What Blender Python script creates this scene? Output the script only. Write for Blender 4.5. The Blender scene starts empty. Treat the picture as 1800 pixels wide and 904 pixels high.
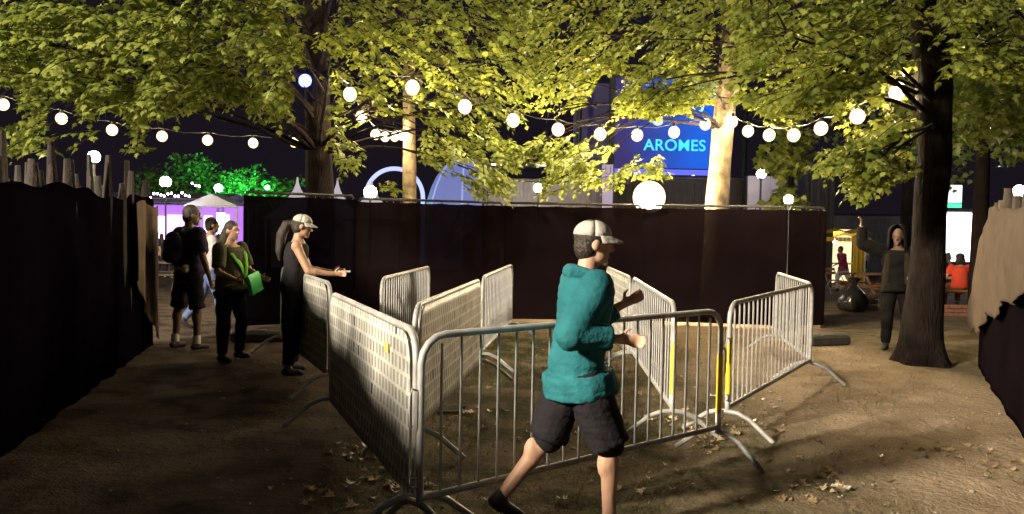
import bpy, math, random
import numpy as np
from mathutils import Vector, Matrix, noise
random.seed(7); np.random.seed(7)
R = math.radians
S = bpy.context.scene
COL = S.collection

# ------------------------------------------------------------------ camera
F = 1350.0                                   # focal length in photo pixels (1800 wide)
CAMZ = 1.6
PITCH = math.atan(52/1350.0); ROLL = R(1.0)
fwd = Vector((0, math.cos(PITCH), -math.sin(PITCH)))
up0 = Vector((0, math.sin(PITCH), math.cos(PITCH))); rt0 = Vector((1, 0, 0))
rt = rt0*math.cos(ROLL) + up0*math.sin(ROLL)
up = up0*math.cos(ROLL) - rt0*math.sin(ROLL)
CAM = Vector((0, 0, CAMZ))
cd = bpy.data.cameras.new('camera'); cam = bpy.data.objects.new('camera', cd); COL.objects.link(cam)
cd.sensor_width = 36; cd.lens = 36*F/1800; cd.clip_end = 3000; cd.clip_start = .05
M = Matrix((rt, up, -fwd)).transposed().to_4x4(); M.translation = CAM
cam.matrix_world = M
S.camera = cam

# ------------------------------------------------------------------ night sky
W = bpy.data.worlds.new('World'); S.world = W; W.use_nodes = True
nt = W.node_tree; nt.nodes.clear()
wo = nt.nodes.new('ShaderNodeOutputWorld'); bg = nt.nodes.new('ShaderNodeBackground')
sky = nt.nodes.new('ShaderNodeTexSky'); sky.sky_type = 'NISHITA'; sky.sun_disc = False
sky.sun_elevation = R(-4); sky.sun_rotation = R(200)
bg2 = nt.nodes.new('ShaderNodeBackground'); bg2.inputs[0].default_value = (.55, .40, .66, 1); bg2.inputs[1].default_value = .012
nt.links.new(sky.outputs[0], bg.inputs[0]); bg.inputs[1].default_value = .02
ad = nt.nodes.new('ShaderNodeAddShader')
nt.links.new(bg.outputs[0], ad.inputs[0]); nt.links.new(bg2.outputs[0], ad.inputs[1]); nt.links.new(ad.outputs[0], wo.inputs[0])

S.view_settings.view_transform = 'Standard'; S.view_settings.look = 'None'
S.view_settings.exposure = 0.5; S.view_settings.gamma = 1
S.view_settings.use_curve_mapping = False
S.render.engine = 'CYCLES'
S.cycles.use_denoising = True
S.cycles.max_bounces = 6; S.cycles.transparent_max_bounces = 12
S.cycles.sample_clamp_indirect = 4.0
S.cycles.use_light_tree = True

# light levels of the lamps, the last one added (emission strengths)
BULB_E, FLOOD_E, ADDED_E = 1050.0, 1300.0, 11500.0
WARM = (1.0, .76, .44)

# ------------------------------------------------------------------ pixel helpers
def ray(px, py):
    return rt*((px-900)/F) + up*(-(py-452)/F) + fwd
def P(px, py, d): return CAM + ray(px, py)*d
def Zp(px, py, z):
    r = ray(px, py); return CAM + r*((z-CAMZ)/r.z)
def gz(x, y):
    t = min(max((y-12)/33.0, 0), 1)
    z = -.85*t*(1.25-.25*t)
    if -9 < x < 9 and 0 < y < 20:
        z += .035*noise.noise(Vector((x*.55, y*.55, 3.1))) + .012*noise.noise(Vector((x*2.1, y*2.1, 7.7)))
    return z
def G(px, py):
    p = Zp(px, py, 0)
    for _ in range(12): p = Zp(px, py, gz(p.x, p.y))
    return p
def onground(x, y, dz=0): return Vector((x, y, gz(x, y)+dz))

# ------------------------------------------------------------------ materials
MATS = {}
def nodes_of(m): return m.node_tree.nodes, m.node_tree.links
def mat(name, c1, c2=None, scale=6, rough=.7, metal=0, bump=0, bscale=60, spec=.5, detail=4):
    if name in MATS: return MATS[name]
    m = bpy.data.materials.new(name); m.use_nodes = True
    n, l = nodes_of(m); b = n['Principled BSDF']
    b.inputs['Roughness'].default_value = rough; b.inputs['Metallic'].default_value = metal
    b.inputs['Specular IOR Level'].default_value = spec
    b.inputs['Base Color'].default_value = (*c1, 1)
    tc = n.new('ShaderNodeTexCoord')
    if c2:
        nz = n.new('ShaderNodeTexNoise'); nz.inputs['Scale'].default_value = scale; nz.inputs['Detail'].default_value = detail
        l.new(tc.outputs['Object'], nz.inputs['Vector'])
        rp = n.new('ShaderNodeValToRGB'); rp.color_ramp.elements[0].position = .32; rp.color_ramp.elements[1].position = .68
        rp.color_ramp.elements[0].color = (*c1, 1); rp.color_ramp.elements[1].color = (*c2, 1)
        l.new(nz.outputs['Fac'], rp.inputs[0]); l.new(rp.outputs[0], b.inputs['Base Color'])
        rr = n.new('ShaderNodeMapRange'); rr.inputs['To Min'].default_value = max(rough-.12, .05); rr.inputs['To Max'].default_value = min(rough+.12, 1)
        l.new(nz.outputs['Fac'], rr.inputs['Value']); l.new(rr.outputs[0], b.inputs['Roughness'])
    if bump:
        nb = n.new('ShaderNodeTexNoise'); nb.inputs['Scale'].default_value = bscale; nb.inputs['Detail'].default_value = 5
        l.new(tc.outputs['Object'], nb.inputs['Vector'])
        bp = n.new('ShaderNodeBump'); bp.inputs['Strength'].default_value = bump; bp.inputs['Distance'].default_value = .02
        l.new(nb.outputs['Fac'], bp.inputs['Height']); l.new(bp.outputs[0], b.inputs['Normal'])
    MATS[name] = m; return m
def emat(name, c, strength):
    if name in MATS: return MATS[name]
    m = bpy.data.materials.new(name); m.use_nodes = True
    n, l = nodes_of(m); b = n['Principled BSDF']
    b.inputs['Base Color'].default_value = (.08, .08, .08, 1)
    b.inputs['Emission Color'].default_value = (*c, 1); b.inputs['Emission Strength'].default_value = strength
    MATS[name] = m; return m

galv = mat('galvanised_steel', (.30, .30, .31), (.46, .46, .46), 14, .5, .12, .15, 90)
darksteel = mat('dark_steel', (.05, .05, .055), (.10, .095, .09), 9, .5, .6)
blackrub = mat('black_rubber', (.02, .02, .02), (.045, .04, .038), 12, .8, 0, .4, 40)
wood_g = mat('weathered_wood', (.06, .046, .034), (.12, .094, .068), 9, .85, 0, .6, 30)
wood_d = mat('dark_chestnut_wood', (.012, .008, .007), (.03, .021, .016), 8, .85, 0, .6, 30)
wood_o = mat('orange_wood', (.24, .12, .05), (.36, .19, .09), 5, .7, 0, .4, 30)
white_p = mat('white_panel', (.62, .62, .60), (.74, .74, .72), 3, .5)
grey_p = mat('grey_panel', (.20, .19, .19), (.29, .28, .27), 2, .6, 0, .1, 20)
dark_p = mat('dark_panel', (.035, .032, .035), (.06, .055, .06), 2, .6)
canvas_w = mat('white_canvas', (.62, .60, .58), (.74, .72, .70), 3, .75, 0, .2, 12)
yellow_c = mat('yellow_canvas', (.62, .42, .03), (.74, .54, .06), 3, .8, 0, .2, 10)
cable_m = mat('black_cable', (.012, .012, .012), None, 1, .6)
conc = mat('concrete_block', (.10, .09, .085), (.17, .155, .14), 7, .9, 0, .5, 40)
bag_m = mat('black_plastic', (.012, .012, .013), (.02, .02, .02), 5, .22, 0, .5, 14)
tape_y = mat('yellow_tape', (.72, .52, .02), (.80, .62, .06), 10, .45)
tape_w = mat('white_tape', (.75, .74, .70), None, 1, .4)

def bark_mat(name, c1, c2):
    m = mat(name, c1, c2, 5, .92, 0, 0, 60, .12, 8)
    n, l = nodes_of(m); b = n['Principled BSDF']
    tc = n.new('ShaderNodeTexCoord'); mp = n.new('ShaderNodeMapping'); mp.inputs['Scale'].default_value = (9, 9, 1.8)
    vz = n.new('ShaderNodeTexNoise'); vz.inputs['Scale'].default_value = 3.2; vz.inputs['Detail'].default_value = 7; vz.inputs['Distortion'].default_value = .8
    l.new(tc.outputs['Object'], mp.inputs[0]); l.new(mp.outputs[0], vz.inputs['Vector'])
    bp = n.new('ShaderNodeBump'); bp.inputs['Strength'].default_value = .9; bp.inputs['Distance'].default_value = .05
    l.new(vz.outputs['Fac'], bp.inputs['Height']); l.new(bp.outputs[0], b.inputs['Normal'])
    return m
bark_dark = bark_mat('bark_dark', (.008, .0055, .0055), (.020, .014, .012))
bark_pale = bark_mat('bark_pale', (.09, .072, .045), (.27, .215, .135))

def leaf_material(name, c_dark, c_light, trans=.45):
    m = bpy.data.materials.new(name); m.use_nodes = True
    n, l = nodes_of(m); b = n['Principled BSDF']; out = n['Material Output']
    at = n.new('ShaderNodeAttribute'); at.attribute_name = 'tone'
    mx = n.new('ShaderNodeMix'); mx.data_type = 'RGBA'
    mx.inputs[6].default_value = (*c_dark, 1); mx.inputs[7].default_value = (*c_light, 1)
    l.new(at.outputs['Fac'], mx.inputs[0])
    l.new(mx.outputs[2], b.inputs['Base Color']); b.inputs['Roughness'].default_value = .36
    b.inputs['Specular IOR Level'].default_value = .45
    tr = n.new('ShaderNodeBsdfTranslucent')
    hs = n.new('ShaderNodeHueSaturation'); hs.inputs['Saturation'].default_value = 1.1; hs.inputs['Value'].default_value = 1.5; hs.inputs['Hue'].default_value = .49
    l.new(mx.outputs[2], hs.inputs['Color']); l.new(hs.outputs[0], tr.inputs['Color'])
    ms = n.new('ShaderNodeMixShader'); ms.inputs[0].default_value = trans
    l.new(b.outputs[0], ms.inputs[1]); l.new(tr.outputs[0], ms.inputs[2]); l.new(ms.outputs[0], out.inputs['Surface'])
    return m
leaf_m = leaf_material('plane_leaf', (.075, .105, .018), (.25, .29, .07))
leaf_dry = leaf_material('dry_leaf', (.20, .13, .06), (.42, .32, .19), .15)
grass_m = leaf_material('grass_blade', (.05, .055, .018), (.16, .14, .06), .3)

# ground: trodden earth with worn turf
def ground_material():
    m = bpy.data.materials.new('trodden_earth'); m.use_nodes = True
    n, l = nodes_of(m); b = n['Principled BSDF']; b.inputs['Roughness'].default_value = .95; b.inputs['Specular IOR Level'].default_value = .15
    tc = n.new('ShaderNodeTexCoord')
    def nz(sc, det=5, dist=0):
        t = n.new('ShaderNodeTexNoise'); t.inputs['Scale'].default_value = sc; t.inputs['Detail'].default_value = det; t.inputs['Distortion'].default_value = dist
        l.new(tc.outputs['Object'], t.inputs['Vector']); return t
    def ramp(src, p0, c0, p1, c1):
        r = n.new('ShaderNodeValToRGB'); r.color_ramp.elements[0].position = p0; r.color_ramp.elements[1].position = p1
        r.color_ramp.elements[0].color = (*c0, 1); r.color_ramp.elements[1].color = (*c1, 1); l.new(src, r.inputs[0]); return r
    big, mid, fine, grit = nz(.45, 4, .6), nz(2.6, 6, .4), nz(17, 6), nz(70, 3)
    earth = ramp(mid.outputs['Fac'], .30, (.25, .185, .128), .72, (.43, .335, .24))
    turf = ramp(fine.outputs['Fac'], .30, (.022, .025, .009), .70, (.085, .075, .034))
    sx = n.new('ShaderNodeSeparateXYZ'); l.new(tc.outputs['Object'], sx.inputs[0])
    # turf survives inside the enclosure and along the fences, the two paths are bare
    def rng(src, a, b_, lo=0, hi=1):
        r = n.new('ShaderNodeMapRange'); r.interpolation_type = 'SMOOTHSTEP'
        for k, v in zip(('From Min', 'From Max', 'To Min', 'To Max'), (a, b_, lo, hi)): r.inputs[k].default_value = v
        l.new(src, r.inputs['Value']); return r.outputs[0]
    def mth(op, a, b_):
        t = n.new('ShaderNodeMath'); t.operation = op; t.use_clamp = True
        for k, v in enumerate((a, b_)):
            if isinstance(v, (int, float)): t.inputs[k].default_value = v
            else: l.new(v, t.inputs[k])
        return t.outputs[0]
    inside = mth('MULTIPLY', rng(sx.outputs[0], -1.7, -.7), rng(sx.outputs[0], 1.6, 2.9, 1, 0))
    edge = rng(sx.outputs[0], 4.4, 5.4)
    zone = mth('MAXIMUM', inside, mth('MULTIPLY', edge, .7))
    msk = mth('MULTIPLY', mth('ADD', zone, .04), rng(big.outputs['Fac'], .34, .62, .65, 1.0))
    msk = mth('MULTIPLY', msk, rng(mid.outputs['Fac'], .36, .60, .6, 1.2))
    mx = n.new('ShaderNodeMix'); mx.data_type = 'RGBA'
    l.new(msk, mx.inputs[0]); l.new(earth.outputs[0], mx.inputs[6]); l.new(turf.outputs[0], mx.inputs[7])
    path_shade = ramp(fine.outputs['Fac'], .3, (.009, .006, .0065), .7, (.028, .019, .018))  # shade of the left path painted into the soil colour
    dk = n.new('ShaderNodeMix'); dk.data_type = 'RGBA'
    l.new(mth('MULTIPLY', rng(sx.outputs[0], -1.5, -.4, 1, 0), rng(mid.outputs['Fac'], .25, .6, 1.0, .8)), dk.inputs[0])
    l.new(mx.outputs[2], dk.inputs[6]); l.new(path_shade.outputs[0], dk.inputs[7]); mx = dk
    m2 = n.new('ShaderNodeMix'); m2.data_type = 'RGBA'; m2.blend_type = 'MULTIPLY'; m2.inputs[0].default_value = 1
    gr = ramp(grit.outputs['Fac'], .30, (.62, .62, .62), .62, (1.1, 1.1, 1.1))
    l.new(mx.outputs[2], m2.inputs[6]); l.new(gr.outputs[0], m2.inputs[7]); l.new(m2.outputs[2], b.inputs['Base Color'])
    h = mth('ADD', mth('MULTIPLY', fine.outputs['Fac'], .7), mth('MULTIPLY', grit.outputs['Fac'], .3))
    bp = n.new('ShaderNodeBump'); bp.inputs['Strength'].default_value = .8; bp.inputs['Distance'].default_value = .045
    l.new(h, bp.inputs['Height']); l.new(bp.outputs[0], b.inputs['Normal'])
    return m

def scrim_material(name, c1, c2, see=.12, rough=.5, sheen=0):
    m = mat(name, c1, c2, 1.3, rough, 0, .25, 220, .0)
    n, l = nodes_of(m); b = n['Principled BSDF']; out = n['Material Output']
    if see:
        tr = n.new('ShaderNodeBsdfTransparent'); ms = n.new('ShaderNodeMixShader'); ms.inputs[0].default_value = see
        l.new(b.outputs[0], ms.inputs[1]); l.new(tr.outputs[0], ms.inputs[2]); l.new(ms.outputs[0], out.inputs['Surface'])
    return m
scrim = scrim_material('brown_scrim_mesh', (.0055, .0032, .0042), (.009, .0052, .0062), .005, .5)
scrim_black = scrim_material('black_scrim_mesh', (.0025, .0015, .0032), (.0045, .003, .0055), .006, .7)
burlap = mat('tan_burlap', (.075, .05, .034), (.12, .083, .056), 5, .95, 0, .5, 260)
burlap_shade_m = scrim_material('burlap_shade', (.006, .004, .006), (.010, .007, .009), .0, .8)  # tone for the shaded lower part of the burlap

def advert_material():
    """white sheet printed with staggered grey cups, a few of them dark blue (uv in metres)"""
    m = bpy.data.materials.new('cup_print_banner'); m.use_nodes = True
    n, l = nodes_of(m); b = n['Principled BSDF']; b.inputs['Roughness'].default_value = .55
    uv = n.new('ShaderNodeUVMap'); sx = n.new('ShaderNodeSeparateXYZ'); l.new(uv.outputs[0], sx.inputs[0])
    def mth(op, a, b_=0, c=None):
        t = n.new('ShaderNodeMath'); t.operation = op
        for k, v in enumerate((a, b_, c)):
            if v is None: continue
            if isinstance(v, (int, float)): t.inputs[k].default_value = v
            else: l.new(v, t.inputs[k])
        return t.outputs[0]
    CW, CH = .078, .090
    row = mth('FLOOR', mth('DIVIDE', sx.outputs[1], CH))
    fv = mth('FRACT', mth('DIVIDE', sx.outputs[1], CH))
    uu = mth('ADD', mth('DIVIDE', sx.outputs[0], CW), mth('MULTIPLY', mth('MODULO', row, 2), .5))
    col = mth('FLOOR', uu); fu = mth('FRACT', uu)
    half = mth('MULTIPLY_ADD', fv, .08, .25)
    inx = mth('LESS_THAN', mth('ABSOLUTE', mth('SUBTRACT', fu, .5)), half)
    iny = mth('LESS_THAN', mth('ABSOLUTE', mth('SUBTRACT', fv, .5)), .38)
    cup = mth('MULTIPLY', inx, iny)
    cx = n.new('ShaderNodeCombineXYZ'); l.new(col, cx.inputs[0]); l.new(row, cx.inputs[1])
    wn = n.new('ShaderNodeTexWhiteNoise'); wn.noise_dimensions = '2D'; l.new(cx.outputs[0], wn.inputs['Vector'])
    dark = mth('MULTIPLY', cup, mth('GREATER_THAN', wn.outputs['Value'], .97))
    def mix(f, a, b_):
        t = n.new('ShaderNodeMix'); t.data_type = 'RGBA'; l.new(f, t.inputs[0])
        for k, v in ((6, a), (7, b_)):
            if isinstance(v, tuple): t.inputs[k].default_value = (*v, 1)
            else: l.new(v, t.inputs[k])
        return t.outputs[2]
    tint = n.new('ShaderNodeMix'); tint.data_type = 'RGBA'; l.new(wn.outputs['Value'], tint.inputs[0])
    tint.inputs[6].default_value = (.24, .24, .24, 1); tint.inputs[7].default_value = (.33, .33, .32, 1)
    c = mix(cup, (.62, .61, .55), tint.outputs[2]); c = mix(dark, c, (.02, .025, .10))
    dz = n.new('ShaderNodeTexNoise'); dz.inputs['Scale'].default_value = 5; dz.inputs['Detail'].default_value = 6
    l.new(uv.outputs[0], dz.inputs['Vector'])
    dm = n.new('ShaderNodeMapRange'); dm.inputs['From Min'].default_value = .3; dm.inputs['From Max'].default_value = .6; dm.inputs['To Min'].default_value = .62
    l.new(dz.outputs['Fac'], dm.inputs['Value'])
    mm = n.new('ShaderNodeMix'); mm.data_type = 'RGBA'; mm.blend_type = 'MULTIPLY'; mm.inputs[0].default_value = 1
    l.new(c, mm.inputs[6]); l.new(dm.outputs[0], mm.inputs[7]); l.new(mm.outputs[2], b.inputs['Base Color'])
    return m
advert = advert_material()

# ------------------------------------------------------------------ mesh builder
class MB:
    def __init__(s): s.v = []; s.f = []; s.uv = None
    def quadgrid(s, pts):                      # pts[i][j]
        o = len(s.v); a = len(pts); b = len(pts[0])
        for r_ in pts: s.v += [tuple(p) for p in r_]
        for i in range(a-1):
            for j in range(b-1): s.f.append((o+i*b+j, o+i*b+j+1, o+(i+1)*b+j+1, o+(i+1)*b+j))
        return s
    def box(s, c, size, rz=0, m=None, bev=0):
        hx, hy, hz = (k/2 for k in size); o = len(s.v); c = Vector(c)
        rot = m or Matrix.Rotation(rz, 3, 'Z')
        if bev:
            b = min(bev, hx*.9, hy*.9, hz*.9); vs = []
            for z, ins in ((-hz, b), (-hz+b, 0), (hz-b, 0), (hz, b)):
                x, y = hx-ins, hy-ins
                for sx, sy in ((1, 1), (-1, 1), (-1, -1), (1, -1)):
                    a1 = (sx*x, sy*(y-b if y > b else y*.5)); a2 = (sx*(x-b if x > b else x*.5), sy*y)
                    vs += [(*q, z) for q in ((a1, a2) if sx*sy > 0 else (a2, a1))]
            s.v += [tuple(c + rot @ Vector(q)) for q in vs]
            for i in range(3):
                for j in range(8): s.f.append((o+i*8+j, o+i*8+(j+1) % 8, o+i*8+8+(j+1) % 8, o+i*8+8+j))
            s.f.append(tuple(o+7-j for j in range(8))); s.f.append(tuple(o+24+j for j in range(8)))
            return s
        for z in (-hz, hz):
            for x, y in ((-hx, -hy), (hx, -hy), (hx, hy), (-hx, hy)): s.v.append(tuple(c + rot @ Vector((x, y, z))))
        for q in ((3, 2, 1, 0), (4, 5, 6, 7), (0, 1, 5, 4), (1, 2, 6, 5), (2, 3, 7, 6), (3, 0, 4, 7)): s.f.append(tuple(o+k for k in q))
        return s
    def tube(s, pts, rad, n=8, cap=True, ell=1.0, upv=None):
        pts = [Vector(p) for p in pts]; k = len(pts); o = len(s.v)
        if not hasattr(rad, '__len__'): rad = [rad]*k
        t0 = (pts[1]-pts[0]).normalized()
        u = Vector(upv) if upv else (Vector((0, 0, 1)) if abs(t0.z) < .9 else Vector((1, 0, 0)))
        u = (u - t0*u.dot(t0)).normalized()
        for i, p in enumerate(pts):
            t = (pts[min(i+1, k-1)]-pts[max(i-1, 0)]).normalized()
            u = (u - t*u.dot(t)).normalized(); w = t.cross(u)
            for j in range(n):
                a = 2*math.pi*j/n; s.v.append(tuple(p + (u*math.cos(a)*ell + w*math.sin(a))*rad[i]))
        for i in range(k-1):
            for j in range(n): s.f.append((o+i*n+j, o+i*n+(j+1) % n, o+(i+1)*n+(j+1) % n, o+(i+1)*n+j))
        if cap:
            s.f.append(tuple(o+n-1-j for j in range(n))); s.f.append(tuple(o+(k-1)*n+j for j in range(n)))
        return s
    def ell(s, c, r, n=12, m=8, rot=None):
        c = Vector(c); o = len(s.v); r = r if hasattr(r, '__len__') else (r, r, r)
        rot = rot or Matrix.Identity(3)
        s.v.append(tuple(c + rot @ Vector((0, 0, -r[2]))))
        for i in range(1, m):
            ph = -math.pi/2 + math.pi*i/m
            for j in range(n):
                a = 2*math.pi*j/n
                s.v.append(tuple(c + rot @ Vector((r[0]*math.cos(ph)*math.cos(a), r[1]*math.cos(ph)*math.sin(a), r[2]*math.sin(ph)))))
        s.v.append(tuple(c + rot @ Vector((0, 0, r[2])))); top = len(s.v)-1
        for j in range(n):
            s.f.append((o, o+1+(j+1) % n, o+1+j)); q = o+1+(m-2)*n; s.f.append((q+j, q+(j+1) % n, top))
        for i in range(m-2):
            for j in range(n): a = o+1+i*n; s.f.append((a+j, a+(j+1) % n, a+n+(j+1) % n, a+n+j))
        return s
    def capsule(s, a, b, ra, rb, n=10, ell=1.0, upv=None):
        a, b = Vector(a), Vector(b); d = (b-a).normalized(); pts = []; rr = []
        for k in range(4):
            th = math.pi/2*(1-k/4); pts.append(a - d*ra*math.sin(th)); rr.append(max(ra*math.cos(th), ra*.05))
        for t in (0, .5, 1): pts.append(a.lerp(b, t)); rr.append(ra+(rb-ra)*t)
        for k in range(1, 5):
            th = math.pi/2*k/4; pts.append(b + d*rb*math.sin(th)); rr.append(max(rb*math.cos(th), rb*.05))
        return s.tube(pts, rr, n, True, ell, upv)
    def prism(s, poly, z0, z1):
        o = len(s.v); n = len(poly)
        s.v += [(x, y, z0) for x, y in poly] + [(x, y, z1) for x, y in poly]
        s.f.append(tuple(o+n-1-i for i in range(n))); s.f.append(tuple(o+n+i for i in range(n)))
        for i in range(n): s.f.append((o+i, o+(i+1) % n, o+n+(i+1) % n, o+n+i))
        return s
    def mesh(s, name, m, smooth=False):
        me = bpy.data.meshes.new(name); me.from_pydata(s.v, [], s.f); me.update()
        if m: me.materials.append(m)
        if smooth:
            me.polygons.foreach_set('use_smooth', [True]*len(me.polygons))
            try: me.set_sharp_from_angle(angle=R(50))
            except Exception: pass
        return me
    def build(s, name, m, parent=None, smooth=False):
        return link(name, s.mesh(name, m, smooth), parent)
def link(name, me, parent=None, loc=None, rot=None, scale=None):
    o = bpy.data.objects.new(name, me); COL.objects.link(o)
    if parent: o.parent = parent
    if loc is not None: o.location = loc
    if rot is not None: o.rotation_euler = rot
    if scale is not None: o.scale = scale
    return o
def tag(o, label=None, cat=None, group=None, kind=None):
    for k, v in (('label', label), ('category', cat), ('group', group), ('kind', kind)):
        if v: o[k] = v
    return o
def thing(name, label, cat, loc=(0, 0, 0), rz=0, group=None):
    o = link(name, None, None, loc, (0, 0, rz)); o.empty_display_size = .2
    return tag(o, label, cat, group)
def bez(p0, p1, p2, n=8):
    p0, p1, p2 = Vector(p0), Vector(p1), Vector(p2)
    return [p0*(1-t)**2 + p1*2*t*(1-t) + p2*t*t for t in (i/(n-1) for i in range(n))]
def rnd(a, b): return random.uniform(a, b)
def text_mesh(name, body, size, m, extrude=.01, spacing=1.0):
    c = bpy.data.curves.new(name, 'FONT'); c.body = body; c.size = size; c.extrude = extrude; c.space_character = spacing
    c.align_x = 'CENTER'; c.align_y = 'CENTER'; c.offset = .012*size
    t = bpy.data.objects.new('t', c); COL.objects.link(t)
    dg = bpy.context.evaluated_depsgraph_get(); me = bpy.data.meshes.new_from_object(t.evaluated_get(dg))
    bpy.data.objects.remove(t); me.materials.clear(); me.materials.append(m); me.name = name
    return me
RX90 = Matrix.Rotation(math.pi/2, 4, 'X')

# ================================================================== GROUND
def axis(lo, hi, step, far, grow=1.35):
    a = list(np.arange(lo, hi+step*.5, step)); s_ = step
    b = a[0]; pre = []
    while b > -far: s_ *= grow; b -= s_; pre.append(b)
    s_ = step; c = a[-1]; post = []
    while c < far: s_ *= grow; c += s_; post.append(c)
    return pre[::-1] + a + post
gx, gy = axis(-8, 8, .1, 240), axis(1.5, 16, .1, 240)
g = MB().quadgrid([[(x, y, gz(x, y)) for y in gy] for x in gx])
g.f = [q[::-1] for q in g.f]
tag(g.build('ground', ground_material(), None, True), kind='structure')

def chain(pxs, d0, d1):
    n = len(pxs); out = []
    for i, (x, y) in enumerate(pxs):
        t = (x-pxs[0][0])/(pxs[-1][0]-pxs[0][0]); out.append(P(x, y, 1/((1-t)/d0+t/d1)))
    return out
STR_A = chain([(5, 183), (108, 208), (197, 228), (285, 239), (365, 246), (445, 251), (517, 250)], 13.2, 16.2)
STR_B = chain([(725, 153), (817, 187), (902, 211), (981, 227), (1055, 235), (1120, 237), (1185, 232), (1240, 218)], 10.6, 13.6)
STR_C = chain([(1287, 214), (1315, 230), (1352, 237), (1395, 237), (1443, 225), (1507, 204), (1577, 162)], 13.7, 9.75)
STR_D = [P(615, 165, 11.2), P(635, 205, 13.2), P(660, 236, 15.2), P(677, 240, 15.9), P(694, 240, 16.5), P(706, 238, 16.75)]
BULBS = STR_A + STR_B + STR_C + STR_D
LAMPV = [(165, 276), (538, 141), (1141, 356)]
def proj(v):
    w = v-CAM; d = w.dot(fwd); return 900+w.dot(rt)/d*F, 452-w.dot(up)/d*F, d
BPX = [proj(b_) for b_ in BULBS] + [(x, y, 12.0) for x, y in LAMPV[:2]] + [(1141+dx, 347+dy, 14.0) for dx in (-20, 0, 20) for dy in (0, 10)]
# ================================================================== TREES
LT = [(0, 0), (.10, .04), (.36, -.02), (.30, .16), (.52, .34), (.30, .40), (.26, .62), (.12, .60), (0, 1.0)]
LT = LT + [(-x, y) for x, y in LT[-2:0:-1]]
lt = np.array([(x, y, -.32*abs(x)**1.3 - .22*y*y) for x, y in LT]); NV = len(lt)
lt_f = []
for i in range(NV):
    lt_f.append((i, (i+1) % NV, NV))
lt = np.vstack([lt, [(0, .34, .03)]])
LTF = np.array(lt_f)
def frames(dirs, nrm):
    y = dirs/np.linalg.norm(dirs, axis=1, keepdims=True)
    x = np.cross(y, nrm); x /= np.maximum(np.linalg.norm(x, axis=1, keepdims=True), 1e-6)
    z = np.cross(x, y); return np.stack([x, y, z], axis=2)
def leaves_mesh(name, pos, dirs, nrm, size, m, tone, tpl=lt, faces=LTF):
    k = len(pos); n = len(tpl); fr = frames(dirs, nrm)
    V = (np.einsum('kij,nj->kni', fr, tpl)*size[:, None, None] + pos[:, None, :]).reshape(-1, 3)
    Fc = (faces[None] + (np.arange(k)*n)[:, None, None]).reshape(-1, 3)
    me = bpy.data.meshes.new(name); me.vertices.add(len(V)); me.vertices.foreach_set('co', V.ravel().astype('f'))
    me.loops.add(Fc.size); me.loops.foreach_set('vertex_index', Fc.ravel().astype('i'))
    me.polygons.add(len(Fc)); me.polygons.foreach_set('loop_start', np.arange(0, Fc.size, 3).astype('i'))
    me.update(); me.validate()
    a = me.attributes.new('tone', 'FLOAT', 'POINT'); a.data.foreach_set('value', np.repeat(tone, n).astype('f'))
    me.materials.append(m); return me
LEAF_ONE = []
for q in range(5):
    LEAF_ONE.append(leaves_mesh('leaf', np.zeros((1, 3)), np.array([[0, 1., 0]]), np.array([[0, 0, 1.]]), np.array([1.]), leaf_m, np.array([.1+.2*q])))

TREES = {}
def trunk_mesh(base, pts, rad, roots=True, n=20, seed=0):
    b = MB(); pts = [Vector(p) for p in pts]
    fine = []; rr = []
    for i in range(len(pts)-1):
        for k in range(6):
            t = k/6; fine.append(pts[i].lerp(pts[i+1], t)); rr.append(rad[i]*(1-t)+rad[i+1]*t)
    fine.append(pts[-1]); rr.append(rad[-1])
    b.tube(fine, rr, n)
    for i, v in enumerate(b.v):
        p = Vector(v); k = noise.noise(Vector((p.x*5+seed, p.y*5, p.z*1.1)))
        c = fine[min(i//n, len(fine)-1)]; d = (p-c); d.z = 0
        flare = 0
        if roots:
            h = p.z-fine[0].z; a = math.atan2(d.y, d.x)
            flare = max(0, 1-h/.55)**2*(.5+.5*math.cos(5*a+seed))*.9
        b.v[i] = tuple(p + d*(k*.14+flare))
    return b
def add_tree(key, name, label, base, pts, rad, m, twig_m=None):
    t = thing(name, label, 'tree', base)
    inv = Matrix.Translation(-Vector(base))
    b = trunk_mesh(base, [Vector(p)-Vector(base) for p in pts], rad, True, 22, len(TREES)*3.3)
    b.build('trunk', m, t, True)
    TREES[key] = dict(root=t, base=Vector(base), twigs=[], bark=m, top=Vector(pts[-1]), pts=[Vector(p) for p in pts])
    return t
bR = onground(5.16, 9.55)
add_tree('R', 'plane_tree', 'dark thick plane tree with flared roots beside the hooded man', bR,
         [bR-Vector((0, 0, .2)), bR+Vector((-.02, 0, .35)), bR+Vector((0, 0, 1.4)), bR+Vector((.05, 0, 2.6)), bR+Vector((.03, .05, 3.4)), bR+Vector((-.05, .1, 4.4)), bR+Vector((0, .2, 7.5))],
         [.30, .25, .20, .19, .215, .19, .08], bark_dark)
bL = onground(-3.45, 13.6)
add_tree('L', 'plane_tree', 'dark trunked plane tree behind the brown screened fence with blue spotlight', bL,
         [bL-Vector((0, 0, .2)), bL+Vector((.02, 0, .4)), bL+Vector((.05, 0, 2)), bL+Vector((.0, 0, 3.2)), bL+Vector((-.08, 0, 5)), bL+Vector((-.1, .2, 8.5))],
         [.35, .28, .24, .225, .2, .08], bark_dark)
p = P(719, 340, 17.0); bM = onground(p.x, p.y)
add_tree('M', 'plane_tree', 'slim pale plane tree lit by bulbs in front of the blue arch', bM,
         [bM-Vector((0, 0, .2)), bM+Vector((0, 0, .4)), bM+Vector((.02, 0, 2)), bM+Vector((0, 0, 3.4)), bM+Vector((-.05, 0, 5)), bM+Vector((.1, .2, 8))],
         [.23, .19, .16, .145, .13, .05], bark_pale)
p = P(1258, 360, 14.0); bT = onground(p.x, p.y)
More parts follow.
